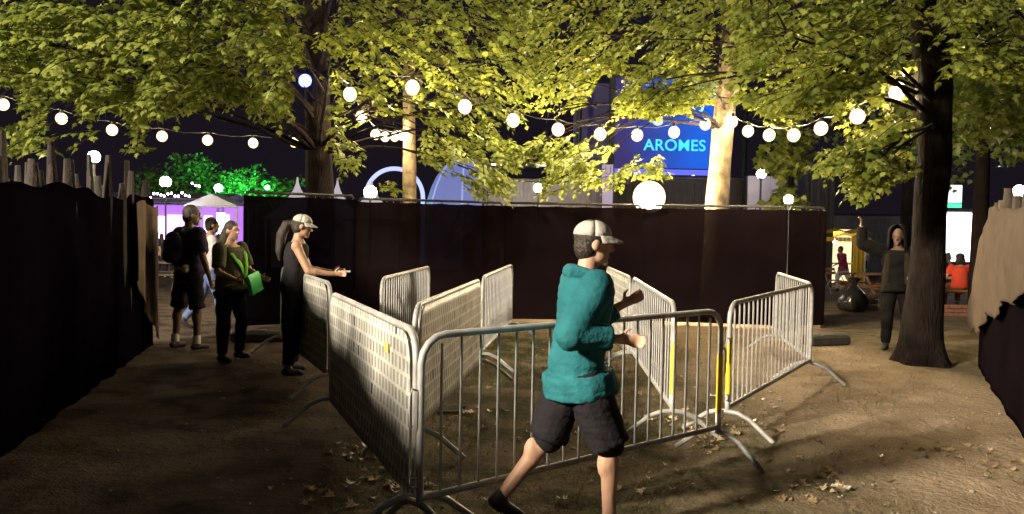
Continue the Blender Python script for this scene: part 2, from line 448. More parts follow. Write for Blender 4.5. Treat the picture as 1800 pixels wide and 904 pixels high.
add_tree('T', 'plane_tree', 'pale barked plane tree brightly lit by bulbs beside the blue screen', bT,
         [bT-Vector((0, 0, .2)), bT+Vector((0, 0, .4)), bT+Vector((.02, 0, 2)), bT+Vector((.1, 0, 3.4)), bT+Vector((.16, 0, 4.6)), bT+Vector((.3, .2, 8.5))],
         [.30, .24, .205, .195, .165, .06], bark_pale)

EDGE = [(-400, 260), (0, 252), (60, 262), (120, 258), (190, 240), (250, 266), (300, 262), (312, 212), (345, 192), (380, 160), (420, 188), (465, 202), (520, 214),
        (545, 120), (580, 130), (588, 300), (625, 285), (660, 296), (700, 282), (745, 282), (772, 300), (800, 282), (835, 296), (868, 330), (890, 318), (898, 214), (930, 190),
        (965, 205), (1005, 205), (1040, 150), (1085, 128), (1110, 190), (1180, 230), (1235, 205), (1245, 155), (1290, 160), (1300, 215), (1340, 240), (1372, 255), (1420, 262), (1460, 275), (1500, 305),
        (1530, 338), (1560, 325), (1588, 320), (1600, 60), (1655, 70), (1665, 135), (1710, 128), (1750, 118), (1800, 135), (2200, 200)]
def edge(px):
    for (a, ya), (b, yb) in zip(EDGE, EDGE[1:]):
        if a <= px <= b: return ya + (yb-ya)*(px-a)/(b-a)
    return 150
def depth_rng(px):
    if px < 330: return (7.6, 12.0)
    if px < 560: return (8.4, 12.6)
    if px < 900: return (10.0, 16.0)
    if px < 1300: return (9.6, 15.2)
    if px < 1600: return (7.4, 11.6)
    return (7.2, 12.0)
BAND = [(930, 262, 60, 26, 11.8, 12.8), (1000, 262, 55, 28, 11.6, 12.8), (1060, 275, 60, 38, 11.6, 13), (1115, 300, 62, 36, 11.8, 12.6), (985, 310, 22, 30, 12, 12.6), (1040, 315, 25, 18, 12, 12.6),
        (840, 312, 26, 26, 12.2, 13.5), (870, 320, 18, 24, 12.2, 13), (700, 322, 25, 14, 12.6, 13.4),
        (1130, 195, 60, 40, 11, 13), (1195, 178, 62, 52, 11, 13), (1090, 215, 40, 30, 11.5, 13), (1340, 205, 45, 30, 10, 13),
        (1480, 240, 55, 45, 8.0, 9.4), (1540, 290, 36, 40, 8.2, 9.2), (1500, 180, 90, 50, 7.8, 9.6), (1420, 215, 70, 35, 8.8, 11)]
KEEP = [(1128, 236, 1246, 280), (1040, 140, 1092, 215), (1046, 268, 1082, 360), (905, 205, 960, 240), (1240, 180, 1292, 360), (700, 250, 735, 345), (528, 0, 582, 130), (1250, 20, 1298, 150), (1592, 20, 1660, 140)]
def nearest(p): return min((k for k in 'RLMT'), key=lambda k: (TREES[k]['base'].xy-p.xy).length * (1.35 if k == 'M' else 1))
def put_twig(px, py, d, size=1.0):
    p = P(px, py, d)
    if p.z < 2.1: return
    for (x0, y0, x1, y1) in KEEP:
        if x0 < px < x1 and y0 < py < y1 and random.random() < .93: return
    for (x, y, dd) in BPX:
        if d < dd+.3 and abs(x-px) < 34 and -44 < y-py < 30: return          # the bulbs hang clear of the leaves
    k = nearest(p); TREES[k]['twigs'].append((p, size))
tries = 0; placed = 0
while placed < 4800 and tries < 99000:
    tries += 1
    px = rnd(-120, 1920); py = rnd(-230, 335)
    e = edge(px) + random.gauss(0, 5)
    if py > e-8: continue
    d0, d1 = depth_rng(px); d = rnd(d0, d1)
    if py > e-55: d = d0 + (d1-d0)*rnd(.15, .6)
    v = P(px, py, d)
    if noise.noise(v*.85) < -.38 and py < e-25: continue            # gaps between the clumps
    if py < 0 and random.random() < .35: continue
    put_twig(px, py, d); placed += 1
for (cx, cy, rx, ry, d0, d1) in BAND:
    for _ in range(int(rx*ry/38)):
        a = rnd(0, 6.28); r_ = math.sqrt(random.random())
        put_twig(cx+rx*r_*math.cos(a), cy+ry*r_*math.sin(a), rnd(d0, d1), .9)
for _ in range(420):                                                  # crowns go on above the frame
    k = random.choice('RLMTRLT'); b0 = TREES[k]['base']; a = rnd(0, 6.28); r_ = 4.6*math.sqrt(random.random())
    TREES[k]['twigs'].append((b0 + Vector((r_*math.cos(a), r_*math.sin(a), rnd(6.2, 9.2)-r_*.25)), 1.3))

def finish_tree(key, n_leaf_parts=110, leaf_lo=.055, leaf_hi=.125, per=13, m=leaf_m):
    T = TREES[key]; tw = T['twigs']; base = T['base']
    pos, dirs, nr, sz, tone = [], [], [], [], []
    stems = MB()
    for (p, s_) in tw:
        out = Vector((p.x-base.x, p.y-base.y, 0)); out = out.normalized() if out.length > .1 else Vector((1, 0, 0))
        a = rnd(-1.0, 1.0); out = Matrix.Rotation(a, 3, 'Z') @ out
        dv = (out + Vector((0, 0, rnd(-.75, .15)))).normalized(); L = rnd(.35, .6)*s_
        st = p - dv*L*.5
        path = [st + dv*L*t + Vector((0, 0, -.10*t*t)) for t in (0, .33, .66, 1)]
        stems.tube(path, [.006, .005, .004, .002], 3, False)
        cl = noise.noise(p*.6)*.35
        for q in range(per):
            t = (q+.5)/per; b0 = st + dv*L*t + Vector((0, 0, -.10*t*t))
            side = 1 if q % 2 else -1
            sd = dv.cross(Vector((0, 0, 1))).normalized()*side
            ld = (sd*rnd(.5, 1.0) + dv*rnd(.2, .9) + Vector((0, 0, rnd(-1.0, .05))))
            if q == per-1: ld = dv + Vector((0, 0, -.6))
            ld.normalize(); pos.append(b0 + ld*.04); dirs.append(ld)
            nr.append(Vector((rnd(-.55, .55), rnd(-.75, .35), 1)).normalized()); sz.append(rnd(leaf_lo, leaf_hi)*(1 if q < per-2 else .8))
            tone.append(min(max(.5+cl+random.gauss(0, .28), 0), 1))
    pos = np.array([list(p-base) for p in pos]); dirs = np.array([list(v) for v in dirs]); nr = np.array([list(v) for v in nr])
    sz = np.array(sz); tone = np.array(tone)
    w = pos + np.array(list(base)) - np.array(list(CAM))
    dep = w @ np.array(list(fwd)); X = (w @ np.array(list(rt)))/dep*F+900; Y = 452-(w @ np.array(list(up)))/dep*F
    clear = np.ones(len(X), bool)
    for (bx, by, bd) in BPX: clear &= ~((dep < bd+.1) & (np.abs(X-bx) < 24) & (Y > by-34) & (Y < by+20))
    pos, dirs, nr, sz, tone, dep, X, Y = (a_[clear] for a_ in (pos, dirs, nr, sz, tone, dep, X, Y))
    score = np.where((X > 0) & (X < 1800) & (Y > 0) & (Y < 900), sz/np.maximum(dep, .1), 0)
    score = np.where(Y > np.array([edge(x)-45 for x in X]), score*1.6, score)
    order = np.argsort(-score); pick = order[:n_leaf_parts]; rest = order[n_leaf_parts:]
    fr = frames(dirs, nr)
    for i in pick:
        o = link('leaf', LEAF_ONE[min(4, int(tone[i]*5))], T['root'])
        mm = Matrix([list(fr[i][r_]) for r_ in range(3)]).to_4x4(); mm = mm @ Matrix.Scale(float(sz[i]), 4); mm.translation = Vector(pos[i])
        o.matrix_local = mm
    cr = link('crown', leaves_mesh('crown', pos[rest], dirs[rest], nr[rest], sz[rest], m, tone[rest]), T['root']); cr['kind'] = 'stuff'
    for q in range(len(stems.v)): stems.v[q] = tuple(Vector(stems.v[q])-base)
    so = stems.build('twigs', bark_dark, T['root']); so['kind'] = 'stuff'
    # limbs: one to each cell of foliage
    cells = {}
    for (p, s_) in tw: cells.setdefault((round(p.x/1.9), round(p.y/1.9), round(p.z/1.7)), []).append(p)
    for c in cells.values():
        if len(c) < 14: continue
        tip = sum(c, Vector())/len(c) - base
        hd = Vector((tip.x, tip.y)).length
        z0 = min(max(tip.z-.25*hd+.2, 3.5 if key == 'T' else 2.9), 6.5)
        pts = T['pts']; q = pts[-1]-base
        for a_, b_ in zip(pts, pts[1:]):
            if a_.z-base.z <= z0 <= b_.z-base.z: q = a_.lerp(b_, (z0+base.z-a_.z)/(b_.z-a_.z))-base
        midp = q.lerp(tip, .5) + Vector((rnd(-.3, .3), rnd(-.3, .3), .18*hd*rnd(.4, 1)))
        path = bez(q, midp, tip, 9)
        if any(1120 < a_ < 1250 and 238 < b_ < 285 for a_, b_, c_ in (proj(v+base) for v in path)): continue
        path = [v + Vector((rnd(-1, 1), rnd(-1, 1), rnd(-1, 1)))*.03*(0 if i == 0 else 1) for i, v in enumerate(path)]
        r0 = .014+.0045*hd
        mb = MB().tube(path, [r0*(1-.8*i/8)+.004 for i in range(9)], 7)
        for _ in range(3):
            k = random.randint(3, 7); tgt = random.choice(c)-base
            mb.tube(bez(path[k], path[k].lerp(tgt, .5)+Vector((0, 0, .1)), tgt, 5), [.014, .011, .009, .006, .004], 5)
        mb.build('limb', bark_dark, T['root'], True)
    return T['root']
for k_, n_ in (('R', 140), ('L', 120), ('M', 40), ('T', 120)): finish_tree(k_, n_)
# the two big limbs that leave the right-hand trunk
lm = MB()
for pa, ra in (([P(1640, 95, 9.6), P(1665, 75, 9.5), P(1720, 50, 9.3), P(1800, 25, 9.0), P(1900, 0, 8.6)], [.12, .085, .075, .06, .05]),
               ([P(1655, 100, 9.55), P(1680, 110, 9.4), P(1725, 122, 9.2), P(1790, 118, 9.0), P(1880, 130, 8.6)], [.07, .055, .045, .038, .02]),
               ([P(1596, 98, 9.6), P(1560, 88, 9.4), P(1520, 60, 9.2), P(1470, 30, 9.0)], [.06, .04, .03, .02])):
    b_ = MB().tube([v-bR for v in pa], ra, 9); b_.build('limb', bark_dark, TREES['R']['root'], True)

# background trees
def bg_tree(name, label, base, h, rad, n, group=None, m=leaf_m, leaf=.34, trunk_h=2.0, bark=bark_dark):
    base = Vector(base); t = tag(thing(name, label, 'tree', base), None, None, group)
    MB().tube([(0, 0, -.3), (0, 0, trunk_h), (.1, .1, h*.75)], [.2, .15, .05], 9).build('trunk', bark, t, True)
    pos = []; 
    cl = [Vector((rnd(-1, 1)*rad*.6, rnd(-1, 1)*rad*.6, trunk_h+rad*.3+rnd(0, 1)*(h-trunk_h-rad*.5))) for _ in range(14)]
    for _ in range(n):
        c = random.choice(cl); v = Vector((random.gauss(0, 1), random.gauss(0, 1), random.gauss(0, 1))).normalized()*rad*.5*random.random()**.4
        pos.append(c+v)
    k = len(pos); pos = np.array([list(v) for v in pos])
    d = np.random.normal(size=(k, 3)); d[:, 2] -= .5
    nr = np.random.normal(size=(k, 3))*.6; nr[:, 2] += 1
    me = leaves_mesh('crown', pos, d, nr, np.random.uniform(leaf*.6, leaf*1.1, k), m, np.clip(np.random.normal(.5, .25, k), 0, 1))
    o = link('crown', me, t); o['kind'] = 'stuff'
    return t
for (px, d, h, r_, lab) in ((352, 60, 7.4, 2.4, 'leafy tree lit green beyond the gabled stage canopy'), (408, 59, 6.6, 2.2, 'round tree glowing green beside the green spotlight'),
                            (484, 62, 6.2, 2.2, 'faint green tree between stage canopy and dark trunk'), (283, 63, 6.6, 2.4, 'dim tree behind the globe lamp above the crowd')):
    q = P(px, 460, d); bg_tree('park_tree', lab, onground(q.x, q.y), h, r_, 1500, 'trees beyond the stage')
for (px, d, h, r_, lab) in ((1383, 19, 5.0, 1.0, 'small dim tree behind the fence near its square end'), (1720, 17.5, 5.2, 2.2, 'tree with shadowed leaves round the street lamp by the lit booth'),
                            (1830, 15.5, 4.6, 1.8, 'dim leafy tree overhanging the tan burlap fence'), (1590, 24, 5.6, 2.0, 'tree behind the flared dark trunk')):
    q = P(px, 460, d); bg_tree('park_tree', lab, onground(q.x, q.y), h+(1.3 if px != 1383 else 0), r_, 1700, None, leaf_m, .24, 3.5 if px != 1383 else .9)

# ================================================================== FENCES
def stake_mesh(h, w, seed):
    random.seed(seed); b = MB(); n = 7; base = []
    for i in range(6):
        z = h*i/5; k = 1 if i < 5 else .55
        base.append((Vector((rnd(-.006, .006), rnd(-.006, .006), z)), w*.5*k*rnd(.85, 1.1)))
    b.tube([q[0] for q in base], [q[1] for q in base], n, True, .62)
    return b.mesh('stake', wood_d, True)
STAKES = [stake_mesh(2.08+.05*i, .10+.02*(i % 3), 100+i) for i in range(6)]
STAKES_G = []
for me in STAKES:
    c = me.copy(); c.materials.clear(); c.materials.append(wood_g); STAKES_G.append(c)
random.seed(11)
def paling(label, pts, spacing, hmin, meshes, parent_name='paling_fence'):
    t = thing(parent_name, label, 'fence', (pts[0][0], pts[0][1], 0)); o0 = Vector((pts[0][0], pts[0][1], 0))
    for (a, b_) in zip(pts, pts[1:]):
        a, b_ = Vector(a), Vector(b_); L = (b_-a).length; k = 0
        while k < L:
            q = a.lerp(b_, k/L); s_ = rnd(.9, 1.06)
            o = link('stake', random.choice(meshes), t, Vector((q.x, q.y, gz(q.x, q.y)-.06))-o0, (rnd(-.03, .03), rnd(-.03, .03), rnd(0, 6)), (rnd(.8, 1.25), rnd(.8, 1.25), s_*hmin/2.15))
            k += spacing*rnd(.7, 1.3)
        for zz in (.5, 1.2, 1.75):
            n_ = int(L/.3)+2
            MB().tube([a.lerp(b_, i/n_).to_3d()*1 + Vector((0, 0, zz+gz(*a.lerp(b_, i/n_)))) - o0 for i in range(n_+1)], .004, 5).build('wire', galv, t)
    return t, o0
def drape(pts, ztop, zbot, off, name, m, parent, o0, amp=.03, step=.07, nz_=22, bulge=None, thick=.006):
    """hanging cloth along a polyline; ztop/zbot functions of distance"""
    P2 = [Vector(p) for p in pts]; rows = []; dist = 0
    for (a, b_) in zip(P2, P2[1:]):
        L = (b_-a).length; tn = (b_-a)/L; nn = Vector((tn.y, -tn.x)); n_ = max(2, int(L/step))
        for i in range(n_+1 if b_ is P2[-1] else n_):
            u = dist+L*i/n_; q = a.lerp(b_, i/n_); row = []
            for j in range(nz_+1):
                v = j/nz_; zt, zb = ztop(u), zbot(u)
                zz = zb+(zt-zb)*v
                f = amp*(noise.noise(Vector((u*3.1, zz*.45, off*7+1.7)))*1.5 + .6*noise.noise(Vector((u*9, zz*.9, 4.2)))) * (1.05-.5*v)
                if bulge: f += bulge(u, v)
                row.append(Vector((q.x, q.y, zz+gz(q.x, q.y))) + (nn*(off+f)).to_3d() - o0)
            rows.append(row)
        dist += L
    o = MB().quadgrid(rows).build(name, m, parent, True)
    md = o.modifiers.new('thickness', 'SOLIDIFY'); md.thickness = thick
    return o
# left fence
LP_ = [(-4.72, 9.9), (-4.12, 7.55), (-3.5, 5.2), (-2.3, .4)]
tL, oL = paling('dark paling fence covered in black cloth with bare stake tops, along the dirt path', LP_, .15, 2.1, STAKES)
drape(LP_, lambda u: 1.86+.03*math.sin(u*2.3)+.02*math.sin(u*7), lambda u: -.04, -.085, 'cover_cloth', scrim_black, tL, oL, .035)
drape([(-4.72, 9.9), (-4.40, 8.65)], lambda u: 1.80-.03*math.sin(u*5), lambda u: .06+.85*min(1, u/1.2)**1.3, -.15, 'lit_burlap_sheet', burlap, tL, oL, .05, .04)  # tan sheet paints the lamplit end of the fence cloth, edge slants like shadow
# right fence with burlap
RP_ = [(5.72, 9.15), (4.85, 7.45), (3.82, 5.3), (3.15, 3.9)]
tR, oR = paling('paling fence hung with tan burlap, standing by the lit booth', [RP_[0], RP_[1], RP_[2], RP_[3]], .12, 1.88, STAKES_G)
drape(RP_, lambda u: 1.72+.03*math.sin(u*3), lambda u: .04, .09, 'shade_cover', burlap_shade_m, tR, oR, .014)  # dark sheet stands in for the shadow on the lower burlap
LB = sum((Vector(b_)-Vector(a)).length for a, b_ in zip(RP_, RP_[1:]))
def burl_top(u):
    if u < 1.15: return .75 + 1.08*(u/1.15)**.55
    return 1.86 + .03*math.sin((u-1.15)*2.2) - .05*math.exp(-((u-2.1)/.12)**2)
def burl_bot(u): return .42 + .20*u + .04*math.sin(u*5) + .05*noise.noise(Vector((u*2, 0, 0)))  # lower edge drawn along the shadow line on the cloth
drape(RP_, burl_top, burl_bot, .15, 'lit_burlap_sheet', burlap, tR, oR, .045, .05, 26, lambda u, v: .06*math.sin(math.pi*min(1, v*1.02))*(.5+.5*math.sin(u*4.2+.6)))

# tall screened panels
def screen_panel(label, a, b_, h=2.06, m=scrim, top_bar=True):
    a, b_ = Vector(a), Vector(b_); L = (b_-a).length; d = (b_-a); rz = math.atan2(d.y, d.x)
    g0 = min(gz(*a), gz(*b_)); t = thing('screened_fence_panel', label, 'fence', (a.x, a.y, g0), rz, 'tall screened panels round the enclosure')
    fr = MB(); e = .02
    fr.tube([(e, 0, .08), (e, 0, h-.06), (e+.04, 0, h), (L-e-.04, 0, h), (L-e, 0, h-.06), (L-e, 0, .08)], .021, 8)
    fr.tube([(e, 0, .14), (L-e, 0, .14)], .018, 8); fr.build('frame', darksteel, t, True)
    wr = MB(); k = .12
    while k < L: wr.tube([(k, 0, .14), (k, 0, h)], .0022, 3, False); k += .12
    for z in (.5, 1.0, 1.5): wr.tube([(0.03, .0, z), (L-.03, .0, z)], .0022, 3, False)
    wr.build('wire_mesh', galv, t)
    n_ = int(L/.08); rows = []
    for i in range(n_+1):
        u = L*i/n_; row = []
        for j in range(19):
            v = j/18; sag = .022*abs(math.sin(u*math.pi/.46))*(v**6)
            row.append((u*1.004-L*.002, -.03-.012*noise.noise(Vector((u*2.2+a.x, v*2.5, 2)))-.006*math.sin(u*2.3+v*3), .07+(h-.045-sag*.6-.07)*v))
        rows.append(row)
    MB().quadgrid(rows).build('scrim', m, t, True)
    for k in range(int(L/.46)+1):
        MB().tube([(.05+k*.46*.985, -.035, h-.05), (.05+k*.46*.985, -.028, h+.015), (.05+k*.46*.985, .028, h+.015), (.05+k*.46*.985, .02, h-.05)], .005, 5).build('cable_tie', blackrub, t)
    return t
fp = [Zp(427, 337, 2.06), Zp(626, 344.5, 2.06), Zp(886, 352.5, 2.06), Zp(1130, 357, 2.06), Zp(1385, 360, 2.06), Zp(1453, 362, 2.06)]
fq = [Vector((v.x, v.y)) for v in fp]
labs = ['dark screened fence panel behind the woman in the grey cap', 'brown screened fence panel in front of the slim pale tree', 'brown screened fence panel behind the walking person in teal',
        'brown screened fence panel right of the round flood lamp', 'narrow brown screened panel at the square end of the fence']
for i in range(5):
    gap = (fq[i+1]-fq[i]).normalized()*.006
    screen_panel(labs[i], fq[i]+gap, fq[i+1]-gap, 2.06, scrim if i else scrim_black)
q = fq[5]+Vector((.02, .1)); screen_panel('brown screened panel running back from the end of the fence', q, q+Vector((1.2, 3.1)), 2.06, scrim)
# blocks under the panels
def block(label, p_, rz):
    t = thing('fence_block', label, 'fence foot', onground(p_[0], p_[1], -.01), rz, 'heavy feet under the tall fence')
    MB().box((0, 0, .075), (.72, .24, .15), 0, None, .03).build('base', blackrub, t)
    MB().box((0, 0, .158), (.2, .13, .02), 0, None, .008).build('socket_plate', conc, t)
block('black block foot under the square end of the tall fence', Vector((G(1452, 606).x, G(1452, 606).y)), .35)
q = G(462, 600); block('black block foot behind the two standing women', Vector((q.x-.05, q.y)), .1)
for k, w_ in ((1, 'black block foot where the black panel meets the brown fence'), (2, 'black block foot behind the edge on steel barrier'), (3, 'black block foot below the round flood lamp'), (4, 'black block foot below the small lamp on the fence top')): block(w_, (fq[k].x, fq[k].y), math.pi/2)

# ================================================================== CROWD BARRIERS
BH = 1.05
def barrier(label, a, b_, advert_side=0, tape=(), spacing=.117, foot=(1, 1), skirt=None):
    a, b_ = Vector(a), Vector(b_); d = b_-a; L = d.length; rz = math.atan2(d.y, d.x)
    ga, gb = gz(*a), gz(*b_)
    t = thing('crowd_barrier', label, 'barrier', (a.x, a.y, ga), rz, 'crowd barriers forming the queue pen')
    t.rotation_euler = (0, -math.atan2(gb-ga, L), rz)
    r_ = .14; arc = lambda cx, s_: [(cx - s_*r_*math.cos(q), 0, BH-r_+r_*math.sin(q)) for q in (0, .4, .8, 1.2, 1.57)]
    path = [(0, 0, .2)] + arc(r_, 1) + [(L-r_-(x-r_), 0, z) for x, y, z in arc(r_, 1)[::-1]] + [(L, 0, .2)]
    MB().tube(path, .0195, 10).build('frame', galv, t, True)
    MB().tube([(0.01, 0, .235), (L-.01, 0, .235)], .0185, 10).build('bottom_rail', galv, t, True)
    n_ = int(L/spacing); bar = MB().tube([(0, 0, .24), (0, 0, BH-.012)], .0075, 6).mesh('bar', galv, True)
    short = MB().tube([(0, 0, .24), (0, 0, BH-.045)], .0075, 6).mesh('bar', galv, True)
    for k in range(1, n_):
        u = L*k/n_; link('bar', short if (u < r_ or u > L-r_) else bar, t, (u, 0, 0))
    fpts = [(0, -.36, .015), (0, -.31, .055), (0, -.17, .165), (0, -.08, .2), (0, 0, .205), (0, .08, .2), (0, .17, .165), (0, .31, .055), (0, .36, .015)]
    fm = MB().tube(fpts, .0185, 9).mesh('foot', galv, True)
    for u, f in ((0.0, foot[0]), (L, foot[1])):
        if f: link('foot', fm, t, (u, 0, 0))
    for u, s_ in ((0, -1), (L, 1)):
        MB().tube([(u+s_*.015, 0, .78), (u+s_*.05, 0, .79), (u+s_*.062, 0, .76), (u+s_*.062, 0, .62), (u+s_*.05, 0, .6)], .006, 6).build('hook', galv, t, True)
        MB().tube([(u+s_*.015, 0, .34), (u+s_*.05, 0, .345), (u+s_*.05, 0, .30), (u+s_*.015, 0, .29)], .006, 6).build('eye_loop', galv, t, True)
    for u in tape:
        MB().tube([(u*L, 0, .34), (u*L, 0, .74)], .0212, 12).build('reflective_tape', tape_y, t, True)
        MB().tube([(u*L, 0, .27), (u*L, 0, .335)], .0209, 12).build('tape_end', tape_w, t, True)
    if advert_side:
        rows = []; nu, nv = int(L/.06), 14; e = .035; uvs = []
        for i in range(nu+1):
            u = e+(L-2*e)*i/nu; top = BH-.012 if e+.1 < u < L-e-.1 else BH-.02-.11*(1-min(1, min(u-e, L-e-u)/.1))**2
            rows.append([(u, advert_side*(.024+.006*noise.noise(Vector((u*2, j*.4, a.x)))), .19+(top-.19)*j/nv) for j in range(nv+1)])
        mb = MB().quadgrid(rows); me = mb.mesh('advert_sheet', advert, True)
        uvl = me.uv_layers.new(name='UVMap')
        for lp in me.loops:
            co = me.vertices[lp.vertex_index].co; uvl.data[lp.index].uv = (co.x*advert_side*-1, co.z)
        o = link('advert_sheet', me, t); md = o.modifiers.new('thickness', 'SOLIDIFY'); md.thickness = .003
    return t
def top(px, py): v = Zp(px, py, BH); return (v.x, v.y)
A0, A1 = top(741, 592), top(1268, 546)
bA = barrier('bare steel barrier with wide bars in front of the walking person', A0, A1, 0, (1,))
bB = barrier('printed white barrier whose outer side stands in shadow, small orange sticker on it', top(733, 586), top(584, 515), 1)
bC = barrier('short looking printed barrier that the woman in the cap leans on', top(581, 499), (-2.80, 9.35), 1)
bD = barrier('printed white barrier in full light in the middle of the pen', top(730, 538), top(843, 492), -1)
bE = barrier('steel barrier with purple sheen behind the lit printed barrier', top(671, 491), top(754, 467), 0)
bF = barrier('steel barrier seen edge on, right behind the lit printed barrier', top(849, 487), top(900, 467), 0)
bG = barrier('printed barrier at the back of the pen near the teal shoulder', top(1108, 489), top(1068, 470), 1)
q0, q1 = Vector(top(1186, 529)), Vector(top(1113, 490))
bH = barrier('bare steel barrier inside the pen with one yellow taped post', q0, q1, 0, (0,))
I0, I1 = Vector(top(1284, 531)), Vector(top(1428, 500))
bI = barrier('bare steel barrier angled back towards the dirt path on yellow taped post', I0, I1, 0, (0,))
bJ = barrier('bare steel barrier turned back behind the angled one near the fence end', (I1.x+.03, I1.y+.1), top(1366, 480), 0)
# sticker on the printed barrier
MB().box((.50, .034, .90), (.09, .004, .055), 0, Matrix.Rotation(.05, 3, 'Y')).build('sticker', mat('orange_sticker', (.75, .38, .10), (.8, .5, .2), 8, .5), bB)

# ================================================================== LAMPS AND BULB STRINGS
bulb_glow = emat('warm_bulb', WARM, BULB_E)
def globe_mat(name, c, s_, clear):
    m = bpy.data.materials.new(name); m.use_nodes = True; n, l = nodes_of(m); b = n['Principled BSDF']
    b.inputs['Base Color'].default_value = (.004, .003, .002, 1); b.inputs['Roughness'].default_value = .4; b.inputs['Specular IOR Level'].default_value = 0
    b.inputs['Emission Color'].default_value = (*c, 1); b.inputs['Emission Strength'].default_value = s_
    tr = n.new('ShaderNodeBsdfTransparent'); ms = n.new('ShaderNodeMixShader'); ms.inputs[0].default_value = clear
    l.new(b.outputs[0], ms.inputs[1]); l.new(tr.outputs[0], ms.inputs[2]); l.new(ms.outputs[0], n['Material Output'].inputs['Surface'])
    m.cycles.emission_sampling = 'NONE'; return m
halo_m = globe_mat('bulb_halo', (1, .70, .36), 3.2, .6)  # glowing shell added round each bulb to imitate its halo
bulb_me = MB().ell((0, 0, 0), (.045, .045, .058), 8, 6).mesh('bulb', bulb_glow, True)
glob_me = MB().ell((0, 0, -.008), (.098, .098, .105), 14, 9).mesh('halo_globe', halo_m, True)
sock_me = MB().tube([(0, 0, .085), (0, 0, .13), (0, 0, .155)], [.028, .024, .012], 8).mesh('socket', cable_m, True)
def string(label, pts, ends):
    o0 = Vector(pts[0]); t = thing('bulb_string', label, 'string lights', o0)
    cab = [Vector(ends[0])] + [Vector(p) + Vector((0, 0, .15)) for p in pts] + [Vector(ends[1])]
    path = []
    for a, b_ in zip(cab, cab[1:]):
        for k in range(4): path.append(a.lerp(b_, k/4) + Vector((0, 0, -.05*math.sin(math.pi*k/4))) - o0)
    path.append(cab[-1]-o0)
    MB().tube(path, .007, 5).build('cable', cable_m, t)
    for p in pts:
        b_ = link('bulb', bulb_me, t, Vector(p)-o0, (rnd(-.15, .15), rnd(-.15, .15), 0)); link('socket', sock_me, b_); link('halo_globe', glob_me, b_)
    return t
string('string of warm round bulbs hung above the black covered paling fence', STR_A, (P(-90, 150, 12.6), P(560, 240, 16.6)))
string('long string of warm bulbs between the slim tree and the pale lit tree', STR_B, (P(640, 118, 10.0), P(1258, 205, 13.75)))
string('string of warm bulbs between the pale lit tree and the dark flared tree', STR_C, (P(1268, 200, 13.75), P(1600, 140, 9.5)))
string('short bunched string of warm bulbs running back to the slim pale tree', STR_D, (P(590, 120, 10.4), P(716, 234, 16.9)))

def lamp_post(name, label, base, h, globe_r, em, arm=0, post_m=darksteel, post_r=.045, kind='globe', group=None):
    t = thing(name, label, 'street lamp', base, 0, group)
    MB().tube([(0, 0, -.1), (0, 0, .35), (0, 0, .36), (0, 0, h-globe_r*.8)], [post_r*1.9, post_r*1.9, post_r, post_r*.75], 10).build('post', post_m, t, True)
    MB().tube([(arm, 0, h-globe_r*1.25), (arm, 0, h-globe_r*.85), (arm, 0, h-globe_r*.6)], [post_r, globe_r*.55, globe_r*.6], 12).build('holder', post_m, t, True)
    if arm: MB().tube([(0, 0, h-globe_r*1.2), (arm, 0, h-globe_r*1.2)], post_r*.6, 8).build('arm', post_m, t, True)
    if kind == 'globe': MB().ell((arm, 0, h), globe_r, 14, 10).build('globe', em, t, True)
    else:
        MB().ell((arm, 0, h), (globe_r, globe_r, globe_r*.6), 14, 8).build('globe', em, t, True)
        MB().tube([(arm, 0, h+globe_r*.55), (arm, 0, h+globe_r*.75), (arm, 0, h+globe_r*.95)], [globe_r*1.15, globe_r*.8, globe_r*.1], 14).build('hood', post_m, t, True)
    return t
def lamp_at(name, label, px, py, d, r_, em, **k):
    c = P(px, py, d); z0 = gz(c.x, c.y); return lamp_post(name, label, (c.x, c.y, z0), c.z-z0, r_, em, **k)
cool = lambda s_: emat('cool_lamp_%d' % s_, (.86, .86, 1.0), s_)
warmw = lambda s_: emat('warm_lamp_%d' % s_, (1, .78, .5), s_)
# round flood lamp clamped to the fence top
c = P(1141, 347, 13.75)
t = thing('flood_lamp', 'round glaring flood lamp standing over the top of the brown fence', 'flood lamp', (c.x, c.y, c.z))
MB().ell((0, 0, 0), (.20, .20, .20), 16, 10).build('lamp_core', emat('flood_glass', (1, .74, .46), FLOOD_E), t, True)
MB().ell((0, 0, 0), (.29, .29, .29), 18, 12).build('halo_globe', globe_mat('flood_halo', (1, .70, .44), 5.0, .6), t, True)  # added shell, its glow imitates the glare round the lamp
MB().tube([(0, 0, -.28), (0, 0, -.35)], [.09, .05], 12).build('holder', darksteel, t, True)
MB().tube([(0, 0, -.33), (0, 0, -c.z+gz(c.x, c.y))], [.03, .03], 8).build('post', darksteel, t, True)
lamp_at('street_lamp', 'white lamp on a post sticking up behind the bare stake tops', 165, 276, 17, .13, cool(60))
lamp_at('street_lamp', 'white globe lamp on a slim post above the stage crowd', 291, 320, 34, .24, cool(35))
lamp_at('street_lamp', 'bright street lamp among shadowed leaves above the lit booth', 1720, 222, 20, .2, cool(110), arm=.3, kind='hood')
lamp_at('street_lamp', 'white lamp on a pole in front of the pale hoarding board', 1338, 306, 27, .16, cool(60))
lamp_at('street_lamp', 'white lamp just above the fence top near its square end', 1386, 351, 14.2, .085, cool(60))
lamp_at('street_lamp', 'small white lamp above the tan burlap fence', 1792, 336, 26, .2, cool(30))
lamp_at('street_lamp', 'warm lamp over the fence top between white peaked tents', 651, 338, 24, .2, warmw(70))
lamp_at('street_lamp', 'white lamp lighting the long grey site cabin', 946, 331, 26, .15, emat('cabin_lamp', (1, .88, .9), 150))
lamp_at('spot_lamp', 'green spotlight among green lit trees beyond the stage', 384, 331, 55, .28, emat('green_lamp', (.05, 1, .35), 600))
